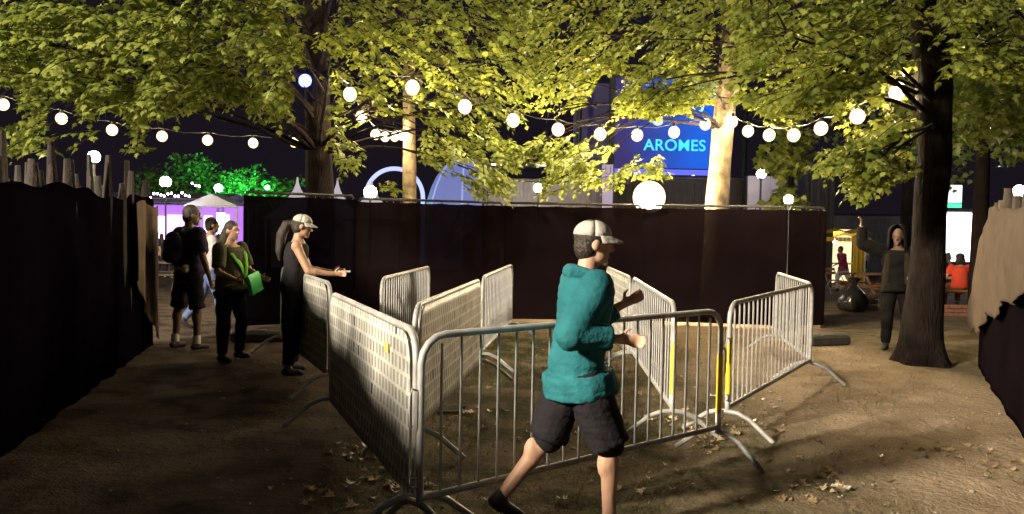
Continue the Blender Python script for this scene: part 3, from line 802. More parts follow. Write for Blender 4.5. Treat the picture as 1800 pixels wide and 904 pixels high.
lamp_at('spot_lamp', 'small green spotlight beside the white peaked tents', 470, 330, 59, .16, emat('green_lamp_b', (.05, 1, .35), 600))
# unseen lamp added beyond the black covered fence to light the near path
lamp_post('added_lamp', 'added unseen lamp on a mast beyond the black covered fence', onground(-12, -4), 7.0, .8, emat('added_glow', (1, .86, .64), ADDED_E/10))  # globe made large to soften the shadows it casts
# blue spot on the left trunk
c = P(538, 141, 13.15); t = thing('spot_lamp', 'small blue spotlight fixed high on the dark trunk', 'spotlight', c)
MB().tube([(0, .06, 0), (0, -.06, -.02)], [.06, .085], 12).build('housing', darksteel, t, True)
MB().ell((0, -.065, -.022), (.11, .05, .11), 12, 8).build('lens', emat('blue_lens', (.07, .10, 1), 16), t, True)
MB().tube([(0, .06, .0), (0, .16, .06), (0, .24, .06)], .014, 6).build('bracket', darksteel, t, True)

# ================================================================== PEOPLE
def remesh(mb, name, m, voxel, smooth_it=2):
    me = mb.mesh('tmp', None); o = bpy.data.objects.new('tmp', me); COL.objects.link(o)
    a = o.modifiers.new('r', 'REMESH'); a.mode = 'VOXEL'; a.voxel_size = voxel; a.use_smooth_shade = True
    if smooth_it:
        b_ = o.modifiers.new('s', 'SMOOTH'); b_.factor = .5; b_.iterations = smooth_it
    dg = bpy.context.evaluated_depsgraph_get(); res = bpy.data.meshes.new_from_object(o.evaluated_get(dg))
    bpy.data.objects.remove(o); bpy.data.meshes.remove(me)
    res.name = name; res.materials.clear(); res.materials.append(m)
    res.polygons.foreach_set('use_smooth', [True]*len(res.polygons)); return res
def cloth(name, c, c2=None, rough=.85): return mat(name, c, c2 or tuple(k*1.35 for k in c), 7, rough, 0, .35, 45, .12)
def V(*a): return Vector(a)
def N(v): return Vector(v).normalized()
hair_m = mat('dark_hair', (.012, .008, .006), (.03, .02, .014), 30, .55, 0, .6, 80)
shoe_m = mat('dark_shoes', (.018, .016, .018), (.04, .035, .035), 9, .6)
eye_m = mat('eye_white', (.16, .14, .13), None, 1, .25)
def skin_mat(k): 
    base = {'light': ((.46, .27, .19), (.54, .33, .24)), 'tan': ((.33, .19, .12), (.40, .24, .16)), 'dark': ((.13, .075, .05), (.17, .10, .07))}[k]
    m = mat('skin_'+k, base[0], base[1], 9, .55); m.node_tree.nodes['Principled BSDF'].inputs['Subsurface Weight'].default_value = .08; return m
def person(label, xy, rz, H=1.72, lean=(0, 0), head=(0, 0), arms=None, legs=None, skin='tan', torso_w=1.0, top=None, bottom=None, hair='short', vox=.011,
           detail=True, sink=0.0, group=None, sitting=None, shoes=True, hip_w=1.0):
    """local frame: +y forwards, +x the person's right. arms/legs give unit directions of each segment."""
    k = H/1.75
    legs = legs or {'r': ((.05, 0, -1), (.02, -.03, -1)), 'l': ((-.05, .02, -1), (-.02, -.02, -1))}
    arms = arms or {'r': ((.18, -.05, -1), (.08, .12, -1)), 'l': ((-.18, -.05, -1), (-.08, .12, -1))}
    hipj = {'r': V(.09, 0, 0)*k*hip_w, 'l': V(-.09, 0, 0)*k*hip_w}
    knee, ank = {}, {}
    for s_ in 'rl':
        knee[s_] = hipj[s_] + N(legs[s_][0])*.43*k; ank[s_] = knee[s_] + N(legs[s_][1])*.42*k
    low = min(ank['r'].z, ank['l'].z); hz = -low+.075*k
    if sitting is not None: hz = sitting+.09*k
    up_ = N((lean[0], lean[1], 1)); pel = V(0, 0, hz)
    for s_ in 'rl':
        for D in (hipj, knee, ank): D[s_] = D[s_]+V(0, 0, hz)
    sidev = (V(1, 0, 0) - up_*up_.x).normalized(); frontv = up_.cross(sidev)
    def T(x, y, z): return pel + sidev*x*k + frontv*y*k + up_*z*k
    neck = T(0, 0, .53); 
    hd = Matrix.Rotation(head[0], 3, 'Z') @ Matrix.Rotation(head[1], 3, 'X')
    hc = neck + up_*.10*k + hd @ V(0, .022, .055)*k
    sh = {'r': T(.178*torso_w, -.005, .465), 'l': T(-.178*torso_w, -.005, .465)}
    elb, wr, hnd = {}, {}, {}
    for s_ in 'rl':
        elb[s_] = sh[s_] + N(arms[s_][0])*.295*k; wr[s_] = elb[s_] + N(arms[s_][1])*.255*k
        hdirn = N(arms[s_][2]) if len(arms[s_]) > 2 else N(arms[s_][1]); hnd[s_] = hdirn
    root = thing('person', label, 'person', onground(xy[0], xy[1], -sink), rz, group)
    TOR = [(-.05, .15*hip_w, .10), (.03, .165*hip_w, .115), (.14, .148*torso_w, .105), (.24, .14*torso_w, .10), (.36, .162*torso_w, .112), (.44, .172*torso_w, .105), (.49, .13*torso_w, .085), (.53, .062, .062)]
    def torso(b_, infl=0, z0=-9, z1=9, ease=0):
        rings = []; segs = 16
        tt = [q for q in TOR if z0 <= q[0] <= z1]
        pts = []
        for (z, rx, ry) in tt:
            pts.append([T((rx+infl/k)*math.cos(a), (ry+infl/k)*math.sin(a), z) for a in (2*math.pi*i/segs for i in range(segs))])
        o = len(b_.v)
        for r_ in pts: b_.v += [tuple(q) for q in r_]
        for i in range(len(pts)-1):
            for j in range(segs): b_.f.append((o+i*segs+j, o+i*segs+(j+1) % segs, o+(i+1)*segs+(j+1) % segs, o+(i+1)*segs+j))
        b_.f.append(tuple(o+segs-1-j for j in range(segs))); q = o+(len(pts)-1)*segs; b_.f.append(tuple(q+j for j in range(segs)))
    def seg(b_, p0, p1, r0, r1, infl=0, t0=0, t1=1):
        a_, c_ = p0.lerp(p1, t0), p0.lerp(p1, t1)
        ra, rb = (r0+(r1-r0)*t0)*k+infl, (r0+(r1-r0)*t1)*k+infl
        b_.capsule(a_, c_, ra, rb, 12)
    def cut(b_, p0, p1, r0, r1, infl, t0, t1):            # open ended sleeve or leg: flat hem
        pts = [p0.lerp(p1, t0+(t1-t0)*q/4) for q in range(5)]; rr = [(r0+(r1-r0)*(t0+(t1-t0)*q/4))*k+infl for q in range(5)]
        b_.tube(pts, rr, 14)
    # ---- body
    b_ = MB(); torso(b_)
    b_.capsule(T(0, -.01, .48), neck+up_*.09*k, .062*k, .052*k, 12)
    rotm = hd
    b_.ell(hc + rotm @ V(0, -.012, .02)*k, (.074*k, .094*k, .100*k), 14, 10, rotm)
    b_.ell(hc + rotm @ V(0, .022, -.045)*k, (.056*k, .062*k, .072*k), 12, 8, rotm)
    b_.capsule(hc + rotm @ V(0, .085, .012)*k, hc + rotm @ V(0, .104, -.028)*k, .009*k, .014*k, 8)       # nose
    b_.capsule(hc + rotm @ V(-.022, .078, -.068)*k, hc + rotm @ V(.022, .078, -.068)*k, .009*k, .009*k, 8)  # mouth
    b_.ell(hc + rotm @ V(0, .066, -.102)*k, (.026*k, .022*k, .018*k), 8, 6, rotm)                          # chin
    b_.capsule(hc + rotm @ V(-.035, .082, .034)*k, hc + rotm @ V(.035, .082, .034)*k, .010*k, .010*k, 8)     # brow
    for sx in (-1, 1): b_.ell(hc + rotm @ V(sx*.076, -.005, -.005)*k, (.010*k, .022*k, .034*k), 8, 6, rotm)   # ears
    for s_, sx in (('r', 1), ('l', -1)):
        b_.ell(sh[s_], (.062*k, .06*k, .06*k), 10, 8)
        seg(b_, sh[s_], elb[s_], .053, .040); seg(b_, elb[s_], wr[s_], .041, .026)
        m_ = elb[s_].lerp(wr[s_], .28); b_.ell(m_, .044*k, 8, 6)
        hv = hnd[s_]; pn = hv.cross(V(0, 0, 1)); pn = pn.normalized() if pn.length > .1 else V(1, 0, 0)
        fw = pn.cross(hv).normalized()                       # across the palm
        palm = wr[s_] + hv*.045*k
        b_.capsule(wr[s_]+hv*.01, wr[s_]+hv*.075*k, .026*k, .030*k, 10, .62, pn)
        if detail:
            for q, ln in zip((-1.5, -.5, .5, 1.5), (.062, .076, .08, .07)):
                base_ = wr[s_] + hv*.082*k + fw*q*.0185*k
                mid_ = base_ + (hv*.8 + pn*.25*sx + fw*q*.04).normalized()*ln*.55*k
                tip_ = mid_ + (hv*.45 + pn*.75*sx).normalized()*ln*.5*k
                b_.capsule(base_, mid_, .0092*k, .0085*k, 7); b_.capsule(mid_, tip_, .0085*k, .0072*k, 7)
            tb = wr[s_] + hv*.03*k + fw*.03*k
            tm = tb + (hv*.6+fw*.75).normalized()*.035*k; b_.capsule(tb, tm, .012*k, .011*k, 7)
            b_.capsule(tm, tm + (hv*.9+fw*.2+pn*.3*sx).normalized()*.034*k, .0105*k, .008*k, 7)
        else: b_.capsule(wr[s_]+hv*.08*k, wr[s_]+hv*.14*k, .028*k, .018*k, 8, .6, pn)
        seg(b_, hipj[s_], knee[s_], .088, .056); seg(b_, knee[s_], ank[s_], .056, .036)
        b_.ell(knee[s_].lerp(ank[s_], .26)+V(0, -.016*k, 0), (.053*k, .053*k, .09*k), 10, 8)
        fd = N((N(legs[s_][2]).x, N(legs[s_][2]).y, N(legs[s_][2]).z)) if len(legs[s_]) > 2 else N((.12 if s_ == 'r' else -.12, 1, -.02))
        legs_fd = fd
        b_.capsule(ank[s_]-fd*.03*k-V(0, 0, .035*k), ank[s_]+fd*.12*k-V(0, 0, .048*k), .034*k, .026*k, 10)
    body = link('body', remesh(b_, 'body', skin_mat(skin), vox), root)
    # ---- clothes
    res = dict(root=root, k=k, T=T, hc=hc, hd=rotm, wr=wr, elb=elb, sh=sh, knee=knee, ank=ank, hipj=hipj, hnd=hnd, neck=neck)
    def garment(name, fn, m, v=None, it=3):
        g_ = MB(); fn(g_); me = remesh(g_, name, m, v or vox*1.15, it)
        if vox < .012:                                     # creases in the cloth
            nv = len(me.vertices); co = np.empty(nv*3, 'f'); me.vertices.foreach_get('co', co); co = co.reshape(-1, 3)
            no = np.empty(nv*3, 'f'); me.vertices.foreach_get('normal', no); no = no.reshape(-1, 3)
            f = np.zeros(nv); rs = np.random.RandomState(int(H*100))
            for fq_ in (9, 14, 22, 34, 50):
                w_ = rs.normal(size=3)*fq_*np.array([.6, .6, 1.1]); w2 = rs.normal(size=3)*fq_*.5
                f += np.sin(co @ w_ + 1.5*np.sin(co @ w2) + rs.uniform(0, 6))*(9/fq_)**.6
            me.vertices.foreach_set('co', (co + no*(.0045*(f+1.6))[:, None]).ravel().astype('f')); me.update()
        return link(name, me, root)
    if top:
        def f_top(g_):
            torso(g_, top.get('infl', .018), -.06 if not top.get('long') else -9, .50)
            if top.get('long'): 
                g_.tube([T(0, .015, -.02), T(0, .045, -top['long'])], [(.168*hip_w)*k+.035, (.172*hip_w)*k+.035], 16, True, .95, frontv)
            for s_ in 'rl':
                sl = top.get('sleeve', .55)
                if sl <= 0: continue
                g_.ell(sh[s_], .066*k+top.get('infl', .018)*.6, 10, 8)
                cut(g_, sh[s_], elb[s_], .056, .045, top.get('infl', .018), 0, min(1, sl))
                if sl > 1: g_.ell(elb[s_], .045*k+top.get('infl', .018), 10, 8); cut(g_, elb[s_], wr[s_], .046, .032, top.get('infl', .018)*.8, 0, min(1, sl-1))
        garment(top.get('name', 'shirt'), f_top, top['m'])
    if bottom:
        def f_bot(g_):
            torso(g_, .006, -9, .05); g_.ell(T(0, 0, -.04), (.15*k*hip_w, .11*k, .09*k), 12, 8)
            for s_ in 'rl':
                ln = bottom.get('len', 2); fl = bottom.get('flare', 0)
                cut(g_, hipj[s_], knee[s_], .092, .062+fl, .014, 0, min(1, ln))
                if ln > 1: g_.ell(knee[s_], .066*k+fl*.4, 10, 8); cut(g_, knee[s_], ank[s_], .060, .044+fl*.3, .013, 0, min(1, ln-1))
        garment(bottom.get('name', 'trousers'), f_bot, bottom['m'])
    if shoes:
        for s_ in 'rl':
            fd = N(legs[s_][2]) if len(legs[s_]) > 2 else N((.12 if s_ == 'r' else -.12, 1, -.02))
            g_ = MB(); a_ = ank[s_]
            g_.capsule(a_-fd*.035*k-V(0, 0, .035*k), a_+fd*.13*k-V(0, 0, .046*k), .042*k, .034*k, 10); g_.capsule(a_+V(0, 0, .01), a_-V(0, 0, .04*k), .043*k, .044*k, 10)
            link('shoe', remesh(g_, 'shoe', shoe_m, vox*1.1, 2), root)
    if hair:
        g_ = MB()
        g_.ell(hc + rotm @ V(0, -.022, .035)*k, (.084*k, .098*k, .098*k), 14, 10, rotm)
        g_.ell(hc + rotm @ V(0, -.045, -.02)*k, (.078*k, .070*k, .085*k), 12, 8, rotm)
        if hair == 'long':
            a_ = hc + rotm @ V(0, -.06, .0)*k
            g_.tube([a_, a_+rotm @ V(0, -.045, -.10)*k, a_+rotm @ V(0, -.075, -.24)*k, a_+rotm @ V(0, -.06, -.38)*k], [.085*k, .088*k, .075*k, .03*k], 12)
        if hair == 'tail':
            a_ = hc + rotm @ V(0, -.10, .02)*k
            g_.tube([a_, a_+rotm @ V(0, -.07, -.03)*k, a_+rotm @ V(0, -.10, -.16)*k, a_+rotm @ V(0, -.085, -.34)*k, a_+rotm @ V(0, -.06, -.44)*k], [.03*k, .05*k, .058*k, .045*k, .014*k], 10)
        if hair == 'bob':
            for sx in (-1, 0, 1): g_.ell(hc + rotm @ V(sx*.06, -.05, -.07)*k, (.06*k, .07*k, .10*k), 10, 8, rotm)
            g_.ell(hc + rotm @ V(0, -.03, .05)*k, (.105*k, .11*k, .09*k), 12, 8, rotm)
        hm = remesh(g_, 'hair', hair_m, vox*1.1, 2)
        link('hair', hm, root)
    if detail:
        for sx in (-1, 1): MB().ell(hc + rotm @ V(sx*.030, .079, .010)*k, (.012*k, .009*k, .009*k), 8, 6, rotm).build('eye', eye_m, root, True)
    return res
def cap_on(p, m, turn=0):
    k, hc = p['k'], p['hc']; r_ = p['hd'] @ Matrix.Rotation(turn, 3, 'Z'); b_ = MB(); rows = []
    for i in range(7):
        ph = math.pi/2*i/6; rows.append([hc + r_ @ V(.088*math.cos(ph)*math.cos(a), -.016+.106*math.cos(ph)*math.sin(a), .042+.088*math.sin(ph)**.9)*k for a in (2*math.pi*j/18 for j in range(19))])
    b_.quadgrid(rows); c = b_.build('cap', m, p['root'], True); md = c.modifiers.new('t', 'SOLIDIFY'); md.thickness = .006
    br = []
    for i in range(5):
        t = i/4; br.append([hc + r_ @ V(math.sin(a)*(.092+.012*t)*(1-.25*t*abs(math.sin(a))), -.012+math.cos(a)*(.108+.06*t), .046-.022*t-.02*t*abs(math.sin(a)))*k for a in (R(-75)+R(150)*j/14 for j in range(15))])
    b2 = MB().quadgrid(br).build('brim', m, c, True); md = b2.modifiers.new('t', 'SOLIDIFY'); md.thickness = .005
    return c
def facing(v):  # rotation about z turning local +y to world direction v
    return math.atan2(-v[0], v[1])

# -- walking person in teal
teal = cloth('teal_jacket', (.015, .105, .128), (.024, .15, .18)); blackc = cloth('black_cloth', (.012, .011, .014), (.022, .02, .024)); navy = cloth('navy_cloth', (.018, .016, .05), (.03, .026, .075))
greycap = cloth('grey_cap_cloth', (.36, .35, .32), (.46, .45, .42))
q = P(1012, 700, 4.05)
run = person('person in teal jacket, dark shorts and grey cap striding past the barrier', (q.x, q.y), facing((1, .2)), 1.68, (0, .10), (R(-8), R(-4)),
             {'r': ((.26, -.50, -.8), (-.05, .85, -.10)), 'l': ((-.30, .25, -.9), (.25, .75, .45))},
             {'r': ((.04, .38, -.93), (.0, .02, -1), (.05, 1, .0)), 'l': ((-.03, -.30, -.95), (0, -.62, -.78), (-.05, .85, -.5))}, 'light', 1.08,
             dict(m=teal, sleeve=1.85, infl=.032, long=.14, name='jacket'), dict(m=blackc, len=1.02, flare=.035, name='shorts'), 'short', .0095)
cap_on(run, greycap)
for s_ in (-1, 1): pass
MB().tube([run['T'](.10, .05, .50), run['T'](.05, -.09, .52), run['T'](-.05, -.09, .52), run['T'](-.10, .05, .50)], [.03, .042, .042, .03], 10).build('collar', teal, run['root'], True)

# -- woman in cap leaning on the barrier
q = P(513, 640, 8.2)
w4 = person('woman in grey cap and black tank top leaning on the printed barrier', (q.x, q.y), facing((.97, .22)), 1.72, (0, .12), (R(-6), R(-12)),
            {'r': ((.22, .42, -.88), (-.15, .92, -.12), (-.1, 1, .05)), 'l': ((-.2, .40, -.9), (.18, .92, -.10), (.1, 1, .05))},
            {'r': ((.05, -.05, -1), (0, -.02, -1)), 'l': ((-.05, .12, -1), (0, -.16, -1))}, 'tan', .92, dict(m=blackc, sleeve=0, infl=.012, name='tank_top'), dict(m=blackc, len=1.9), 'tail', .0105)
cap_on(w4, greycap)
ph = w4['wr']['r'] + w4['hnd']['r']*.12
o = MB().box((0, 0, 0), (.012, .13, .02), 0, None, .004).build('white_phone', mat('white_phone', (.75, .74, .72), None, 1, .3), None)
pw = Matrix.Rotation(w4['root'].rotation_euler.z, 4, 'Z'); o.location = w4['root'].location + (pw @ ph) + Vector((0, 0, .02)); o.rotation_euler = (0, 0, w4['root'].rotation_euler.z+.2)
tag(o, 'small white stick held by the woman in the cap', 'phone'); o.name = 'handheld_stick'

# -- woman with green bag
olive = cloth('olive_cloth', (.06, .062, .035), (.09, .09, .05)); hiv = cloth('lime_cloth', (.16, .50, .06), (.22, .62, .09)); green_b = mat('green_bag', (.05, .62, .14), (.08, .75, .2), 6, .5)
q = P(404, 560, 8.9)
w3 = person('long haired woman in olive top with lime bands carrying a green bag', (q.x, q.y), facing((.93, -.35)), 1.63, (0, .02), (R(-5), 0),
            {'r': ((.30, .18, -.93), (-.1, .93, -.32)), 'l': ((-.22, .25, -.94), (.25, .9, -.25))},
            {'r': ((.06, .03, -1), (.02, -.05, -1)), 'l': ((-.10, .14, -1), (-.04, -.12, -1))}, 'tan', 1.08, dict(m=olive, sleeve=.8, infl=.024, long=.10, name='top'), dict(m=blackc, len=1.95), 'long', .0105, hip_w=1.1)
MB().tube([w3['T'](.13, .03, .50), w3['T'](.10, .125, .40), w3['T'](-.02, .155, .26), w3['T'](-.14, .12, .12), w3['T'](-.19, .02, .05)], [.034]*5, 8, True, .25, (0, 1, 0)).build('sash', hiv, w3['root'], True)
pw = Matrix.Rotation(w3['root'].rotation_euler.z, 4, 'Z')
hb = (w3['wr']['r']+w3['wr']['l'])*.5 + (w3['hnd']['r'])*.12
t = thing('green_bag', 'bright green bag held in front of the long haired woman', 'bag', w3['root'].location + (pw @ hb) + Vector((0, 0, -.12)), w3['root'].rotation_euler.z+.25)
rows = [[(x, (.055+.012*noise.noise(Vector((x*9, z*9, 1))))*sy*math.cos(x*6)**.5 * (1 if z < .2 else .6), z+.012*noise.noise(Vector((x*7, sy, 0)))) for z in (0, .06, .12, .18, .22)] for sy in (-1, 1) for x in ([-.15, -.1, -.05, 0, .05, .1, .15] if sy < 0 else [.15, .1, .05, 0, -.05, -.1, -.15])]
rows.append(rows[0]); MB().quadgrid(rows).build('pouch', green_b, t, True)
MB().box((0, -.065, .12), (.27, .012, .07), 0, None, .005).build('flap', green_b, t)
t.scale = (.9, .5, 1); t.rotation_euler = (.2, .18, t.rotation_euler.z)
MB().tube([w3['T'](-.13, .03, .50), w3['T'](-.12, .13, .40), w3['T'](-.11, .16, .26), w3['T'](-.11, .15, .10)], [.03]*4, 8, True, .25, (0, 1, 0)).build('vest_band', hiv, w3['root'], True)

# -- man with bag, seen from behind
q = P(331, 600, 9.7)
shirt_p = cloth('dark_purple_cloth', (.022, .016, .045), (.034, .026, .065))
w1 = person('tall man in navy shirt and black shorts seen from behind by the fence', (q.x, q.y), facing((.55, .84)), 1.83, (0, .03), (R(-25), R(-6)),
            {'r': ((.24, .05, -.97), (.05, .30, -.95)), 'l': ((-.2, .05, -.97), (.10, .6, -.8))},
            {'r': ((.14, .05, -1), (.05, -.06, -1)), 'l': ((-.13, -.08, -1), (-.04, -.08, -1))}, 'dark', 1.06, dict(m=shirt_p, sleeve=.75, infl=.028, long=.06, name='shirt'), dict(m=blackc, len=1.0, flare=.012, name='shorts'), 'short', .011)
T_ = w1['T']
MB().tube([T_(.10, -.0, .52), T_(0, -.085, .535), T_(-.10, 0, .52), T_(0, .09, .47), T_(.10, 0, .52)], .012, 7).build('collar', mat('teal_collar', (.05, .34, .33), (.08, .42, .4), 6, .7), w1['root'], True)
for s_ in 'rl': MB().tube([w1['ank'][s_]+V(0, 0, .10), w1['ank'][s_]+V(0, 0, -.0)], [.047, .049], 12).build('sock', mat('white_sock', (.6, .58, .6), None, 1, .9), w1['root'], True)
t = thing('backpack', 'navy backpack worn by the tall man in the navy shirt', 'backpack', w1['root'].location, w1['root'].rotation_euler.z)
g_ = MB(); g_.ell(T_(0, -.21, .30), (.165, .085, .20), 14, 10); g_.ell(T_(0, -.25, .20), (.13, .07, .10), 12, 8)
link('bag_body', remesh(g_, 'bag_body', navy, .015, 2), t)
for sx in (-1, 1): MB().tube([T_(sx*.10, -.15, .47), T_(sx*.12, 0, .535), T_(sx*.125, .125, .42), T_(sx*.14, .14, .25), T_(sx*.165, .0, .12), T_(sx*.12, -.14, .1)], .016, 6, True, 1.6).build('strap', navy, t, True)
t = thing('waist_bag', 'pale tan waist bag strapped round the tall man', 'bag', w1['root'].location, w1['root'].rotation_euler.z)
MB().tube([T_(.185*math.cos(a), .14*math.sin(a), .045) for a in (2*math.pi*i/16 for i in range(17))], .022, 7, True, .35, (1, 0, 0)).build('belt', mat('tan_strap', (.25, .22, .14), (.34, .3, .2), 8, .8), t, True)
MB().box(T_(.14, -.13, .05), (.16, .07, .10), -.8, None, .02).build('pouch', MATS['tan_strap'], t)

# -- walker behind him
pale = cloth('pale_grey_cloth', (.42, .40, .44), (.52, .50, .54)); jeans = cloth('blue_denim', (.08, .11, .24), (.12, .16, .32))
q = P(366, 575, 11.6)
person('person in pale shirt and blue jeans stepping behind the tall man', (q.x, q.y), facing((.85, .5)), 1.72, (0, .06), (0, 0),
       {'r': ((.25, .25, -.93), (-.2, .8, -.4)), 'l': ((-.2, -.35, -.9), (0, .1, -1))}, {'r': ((.03, .32, -.94), (0, .05, -1)), 'l': ((-.03, -.2, -.97), (0, -.6, -.8), (0, .8, -.6))},
       'tan', 1.0, dict(m=pale, sleeve=1.4, infl=.022, name='shirt'), dict(m=jeans, len=1.95), 'short', .013, False)
# -- hooded man with raised arm
khaki = cloth('khaki_cloth', (.016, .013, .009), (.028, .023, .016)); jack = cloth('dark_jacket', (.0045, .004, .004), (.008, .007, .0065))
q = P(1574, 600, 10.6)
w6 = person('hooded man in dark jacket raising one arm beside the flared trunk', (q.x, q.y), facing((-.5, -.85)), 1.70, (.02, .02), (R(-4), R(-8)),
            {'r': ((.75, .15, .30), (.05, .05, 1.0), (.02, .1, 1)), 'l': ((-.25, .2, -.95), (.3, .85, -.2))}, {'r': ((.06, .06, -1), (.02, -.02, -1)), 'l': ((-.08, -.04, -1), (-.02, -.06, -1))},
            'dark', 1.1, dict(m=jack, sleeve=1.95, infl=.035, long=.12, name='jacket'), dict(m=jack, len=1.95), None, .0105)
g_ = MB(); hcx = w6['hc']
rows = []
for i in range(13):
    ph = R(-20)+R(225)*i/12; rr = .135
    rows.append([hcx + w6['hd'] @ V(math.sin(a)*.122*(1 if True else 1), .02+rr*math.cos(a)*math.cos(ph)*-1 if False else -.012-.125*math.cos(a)*math.sin(ph*.0+1.2), .0) for a in (0,)])
hood = MB(); rows = []
for i in range(12):                                  # hood shell open to the front
    a = R(-138)+R(276)*i/11
    rows.append([hcx + w6['hd'] @ V(math.sin(a)*r1, -.02-math.cos(a)*r1*1.05, z) for (r1, z) in ((.15, -.20), (.128, -.12), (.118, -.02), (.118, .06), (.10, .115), (.06, .148), (.012, .155))])
ho = hood.quadgrid(rows).build('hood', jack, w6['root'], True); md = ho.modifiers.new('t', 'SOLIDIFY'); md.thickness = .014
g_ = MB()
for s_, sx in (('r', 1), ('l', -1)): g_.capsule(w6['T'](sx*.12, .125, .42), w6['T'](sx*.15, .14, -.05), .045, .055, 8, .35, (0, 1, 0))
link('vest_panels', remesh(g_, 'vest_panels', khaki, .014, 2), w6['root'])
# -- people beyond the fence end
mag = cloth('magenta_cloth', (.22, .02, .07), (.30, .03, .1)); white_c = cloth('white_cloth', (.55, .52, .46), (.66, .63, .56)); red_c = cloth('red_cloth', (.55, .05, .025), (.66, .08, .04))
q = P(1482, 500, 27); person('woman in magenta top and white trousers hurrying past the yellow kiosk', (q.x, q.y), facing((-.95, -.1)), 1.66, (0, .22), (0, 0),
       {'r': ((.2, -.6, -.75), (0, -.2, -1)), 'l': ((-.2, .5, -.8), (0, .8, -.4))}, {'r': ((0, .45, -.9), (0, -.1, -1)), 'l': ((0, -.35, -.93), (0, -.6, -.8))}, 'dark', 1.0,
       dict(m=mag, sleeve=.9, infl=.04, long=.1, name='top'), dict(m=white_c, len=1.9, flare=.02), 'short', .02, False)
q = P(1516, 480, 41); person('man in checked pale shirt and dark shorts standing by the grey cabin', (q.x, q.y), facing((-.4, -1)), 1.78, (0, 0), (0, 0),
       {'r': ((.25, .2, -.9), (-.3, .6, .7)), 'l': ((-.25, 0, -1), (0, .2, -1))}, None, 'light', 1.05, dict(m=white_c, sleeve=.7, infl=.03, name='shirt'), dict(m=blackc, len=1.0, flare=.03, name='shorts'), 'short', .025, False)
q = P(1686, 520, 18.6); person('person with dark bushy hair in red shirt sitting with back turned', (q.x, q.y), facing((.1, 1)), 1.72, (0, .05), (0, 0),
       {'r': ((.35, .2, -.9), (-.2, .8, -.4)), 'l': ((-.35, .2, -.9), (.2, .8, -.4))}, {'r': ((.15, 1, -.05), (0, 0, -1)), 'l': ((-.15, 1, -.05), (0, 0, -1))}, 'tan', 1.1,
       dict(m=red_c, sleeve=.6, infl=.03, long=.02, name='shirt'), dict(m=cloth('brown_skirt', (.12, .06, .035)), len=1.9), 'bob', .016, False, sitting=.48)
q = P(1655, 470, 24); person('person in patterned dark clothes standing before the lit booth', (q.x, q.y), facing((.5, 1)), 1.7, (0, 0), (0, 0), None, None, 'tan', 1.0,
       dict(m=cloth('grey_cloth', (.10, .10, .09), (.3, .3, .28)), sleeve=.6, infl=.02, name='shirt'), dict(m=blackc, len=1.9), 'short', .02, False)
# -- crowd before the stage
cols = [navy, blackc, jack, shirt_p, pale, olive, blackc, navy, jack, blackc]
random.seed(21)
desc = ['in navy shirt', 'in black with arms down', 'in dark jacket', 'in purple shirt', 'in pale top', 'in olive top', 'in black shirt and jeans', 'in navy top and jeans', 'in dark jacket and jeans', 'in black top']
wh = ['nearest the picnic table', 'beside the picnic table', 'under the globe lamp', 'watching the glowing stage', 'before the glowing stage', 'under the gabled canopy', 'between canopy legs', 'in front of the purple screen', 'behind the long haired woman', 'close to the bright spot']
for i, (px, d, H_) in enumerate(((268, 25, 1.72), (284, 27, 1.64), (276, 33, 1.78), (297, 30, 1.7), (311, 32, 1.8), (268, 36, 1.7), (322, 31, 1.66), (384, 30, 1.7), (372, 34, 1.75), (395, 36, 1.68))):
    q = P(px, 460, d)
    person('concertgoer %s %s' % (desc[i], wh[i]), (q.x, q.y), facing((rnd(-.5, .3), 1)), H_, (0, 0), (rnd(-.4, .4), 0), None, None, 'tan', 1.0,
           dict(m=cols[i], sleeve=.7, infl=.02, name='shirt'), dict(m=blackc if i < 6 else jeans, len=1.9), random.choice(['short', 'long', 'short']), .034, False, 0, 'crowd before the stage')

# ================================================================== BACKGROUND
def place(px, py, d):
    q = P(px, py, d); return Vector((q.x, q.y, gz(q.x, q.y)))
def zat(px, py, d): return P(px, py, d).z
# stage with lit screen, truss and gabled canopy
b0 = place(300, 460, 46); t = thing('concert_stage', 'stage with glowing purple white screen beyond the crowd', 'stage', b0, .05); t.scale = (1, 1, .74)
MB().box((0, 0, .5), (7.5, 5, 1.0), 0, None, .03).build('deck', dark_p, t)
MB().box((0, 2.2, 2.9), (7.2, .15, 3.6), 0).build('screen', emat('stage_screen', (.46, .16, .85), .9), t)
for px, w_, s_, c_ in ((-.2, 1.6, 2.6, (.80, .40, 1)), (-1.7, 1.2, 7, (.9, .6, 1)), (1.5, .5, 5, (.7, .5, 1)), (2.6, .35, 6, (.75, .7, 1))):
    MB().box((px, 2.06, 2.75+.1*px), (w_, .06, 2.3 if w_ > 1 else 1.9), 0, None, .02).build('light_panel', emat('stage_light_%d' % int(px*10), c_, s_), t)
for sx in (-3.7, 3.7):
    for sy in (-2.4, 2.4):
        b_ = MB()
        for dx in (-.14, .14):
            for dy in (-.14, .14): b_.tube([(sx+dx, sy+dy, 0), (sx+dx, sy+dy, 5.0)], .025, 6)
        for z in range(16): b_.tube([(sx-.14, sy-.14, z*.3), (sx+.14, sy-.14, z*.3+.3)], .012, 4)
        b_.build('truss_leg', galv, t)
for sy in (-2.4, 2.4):
    b_ = MB(); 
    for dz in (4.75, 5.05): b_.tube([(-3.8, sy, dz), (3.8, sy, dz)], .03, 6)
    for k in range(24): b_.tube([(-3.8+k*.316, sy, 4.75), (-3.64+k*.316, sy, 5.05), (-3.48+k*.316, sy, 4.75)], .012, 4)
    b_.build('truss_beam', galv, t)
